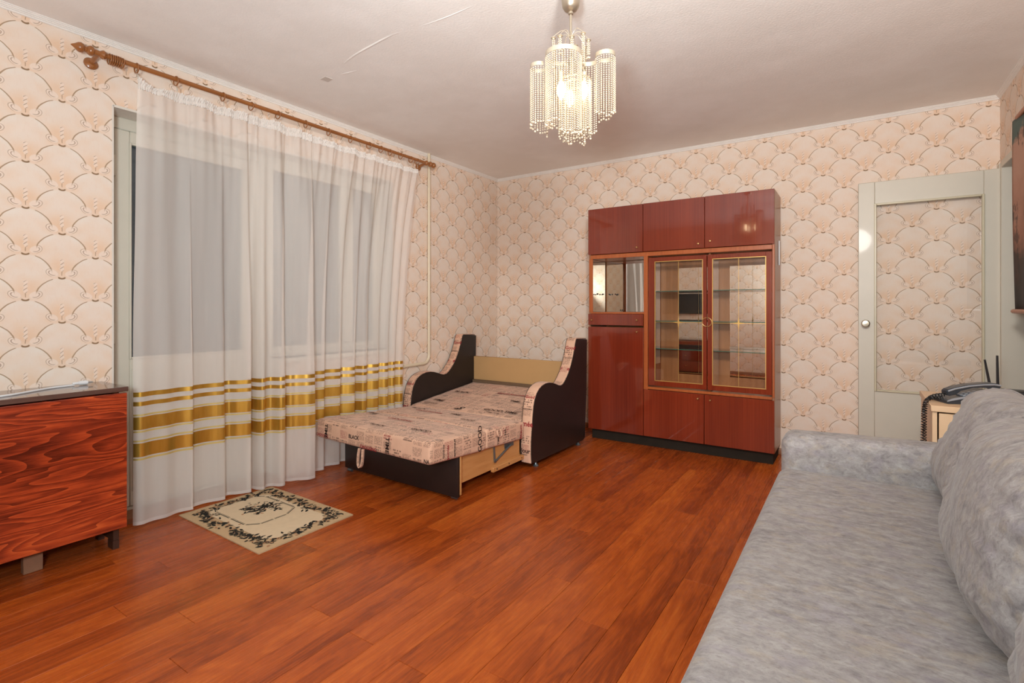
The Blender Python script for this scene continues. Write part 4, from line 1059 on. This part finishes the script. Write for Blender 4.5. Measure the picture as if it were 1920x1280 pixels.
def lobe(ca, ct, r, a0, a1, z0, hb, zfn, step=.0108):
    n = 28; b = B(); th = .0012
    angs = [math.radians(a0+(a1-a0)*k/n) for k in range(n+1)]
    o_ = [[b.bm.verts.new(lp(ca+(r+dr)*math.cos(a), ct+(r+dr)*math.sin(a), z_)) for (dr, z_) in ((0, z0), (th, z0), (th, z0-hb), (0, z0-hb))] for a in angs]
    for A, Q in zip(o_, o_[1:]):
        for k in range(4): b.bm.faces.new((A[k], A[(k+1) % 4], Q[(k+1) % 4], Q[k]))
    b.bm.faces.new(o_[0]); b.bm.faces.new(o_[-1][::-1])
    b.obj('metal_band', M['champagne'], ch, smooth=50)
    m_ = max(2, int(abs(math.radians(a1-a0))*r/step))
    for k in range(m_+1):
        f = k/m_; a = math.radians(a0+(a1-a0)*f); p = lp(ca+r*math.cos(a), ct+r*math.sin(a), z0-hb)
        strand(p, zfn(f, k))
saw = lambda f, lo, hi, n: lo+(hi-lo)*((f*n) % 1.0)
# big front lobe, right lobe, linking inner arc, left hook (angles: 90 = towards the viewer)
rs = random.Random(11)
jag = lambda: rs.uniform(-.012, .012)
lobe(-.038, .070, .074, 262, -28, 2.185, .019, lambda f, k: (1.900-.035*f if f < .55 else 1.842+.02*(f-.55))+jag())
lobe(.069, .056, .036, 205, 335, 2.172, .018, lambda f, k: 1.858+.02*f+jag())
lobe(.143, .022, .041, 200, -120, 2.205, .018, lambda f, k: 1.972-.036*abs(math.sin(f*PI*1.5))+jag()*.6)
lobe(-.135, .000, .036, 318, 62, 2.168, .016, lambda f, k: 1.893+.03*f+jag()*.6)
lobe(-.02, -.09, .075, 20, 190, 2.19, .018, lambda f, k: 1.90-.03*math.sin(f*PI*2)+jag())
for r_, z_, ze in ((.066, 2.09, 1.850), (.042, 2.08, 1.826)):
    n = int(2*PI*r_/.0125)
    b = B(); b.tube([lp(.015+r_*math.cos(2*PI*k/32), .02+r_*math.sin(2*PI*k/32), z_) for k in range(32)], .003, 6, closed=True); b.obj('inner_hoop', M['champagne'], ch)
    for k in range(n):
        a = 2*PI*k/n; strand(lp(.015+r_*math.cos(a), .02+r_*math.sin(a), z_), ze+.025*abs(math.sin(a*1.5))+jag())
# crown of small cups on wires
for k in range(9):
    a = 2*PI*k/9+.2; rr_ = .075; zc = 2.268+.012*math.sin(k*2.1)
    c0 = lp(0, 0, 2.275); c1 = lp(rr_*math.cos(a), rr_*.8*math.sin(a), zc)
    mid = (c0+c1)/2+Vector((0, 0, .035))
    b = B(); b.tube(catmull([lp(0, 0, 2.25), c0+(c1-c0)*.15+Vector((0, 0, .02)), mid, c1+Vector((0, 0, .006))], 16), .0012, 5); b.obj('wire_arm', M['champagne'], ch)
    b = B(); b.lathe([(.004, .005), (.0105, .0015), (.0115, -.001), (.006, -.003), (.006, -.008), (.003, -.010)], c1, (0, 0, 1), 12); b.obj('bead_cup', M['champagne'], ch)
    for q in range(4):
        aa = a+q*PI/2; strand(c1+Vector((.005*math.cos(aa), .005*math.sin(aa), -.008)), zc-.075-.05*(k % 3))
for k in range(3):
    a = 2*PI*k/3+.5; e = lp(.055*math.cos(a), .03+.055*math.sin(a), 2.09)
    b = B(); b.tube(catmull([lp(0, 0, 2.20), lp(.03*math.cos(a), .01+.03*math.sin(a), 2.17), e+Vector((0, 0, .03)), e], 14), .003, 6); b.lathe([(.012, .02), (.013, -.02), (.010, -.022)], e, (0, 0, 1), 12); b.obj('bulb_holder', M['champagne'], ch)
    b = B(); b.lathe([(.008, -.020), (.013, -.034), (.0165, -.050), (.0165, -.062), (.012, -.076), (.006, -.088), (.0, -.094)], e, (0, 0, 1), 14); b.obj('light_bulb', M['bulb'], ch, label='lit candle bulb')
beads.obj('bead_strands', M['pearl'], ch, smooth=89, kind='stuff', recalc=False)

# ------------------------------------------------------------------ things on the wall behind the camera, seen in the cabinet mirrors
tv = thing('television', 'black flat television on the wall opposite the glass cabinet', 'television', (.72, Y0, 1.05))
b = B(); b.box(.40, 1.02, Y0+.01, Y0+.05, 1.03, 1.39, .004); b.obj('casing', M['black'], tv)
b = B(); b.box(.412, 1.008, Y0+.0505, Y0+.052, 1.045, 1.378); b.obj('screen', M['screen'], tv)
ds = thing('dresser', 'low brown chest below the television', 'dresser', (.7, Y0+.22, 0))
b = B(); b.box(.36, 1.10, Y0+.02, Y0+.42, .04, .57, .003); b.obj('body', M['cab_red'], ds)
b = B(); b.box(.35, 1.11, Y0+.018, Y0+.43, .57, .592, .002); b.obj('top_panel', M['tabletop'], ds)
for z0 in (.06, .235, .41):
    b = B(); b.box(.375, 1.085, Y0+.42, Y0+.432, z0, z0+.155, .002); dd_ = b.obj('drawer', M['cab_red'], ds); 
    b = B(); b.lathe([(.005, 0), (.011, .012), (.0, .018)], (.73, Y0+.432, z0+.078), (0, 1, 0), 10); b.obj('knob', M['brass'], dd_)
b = B(); b.box(.37, 1.09, Y0+.03, Y0+.40, 0, .04); b.obj('plinth', M['plinth'], ds)
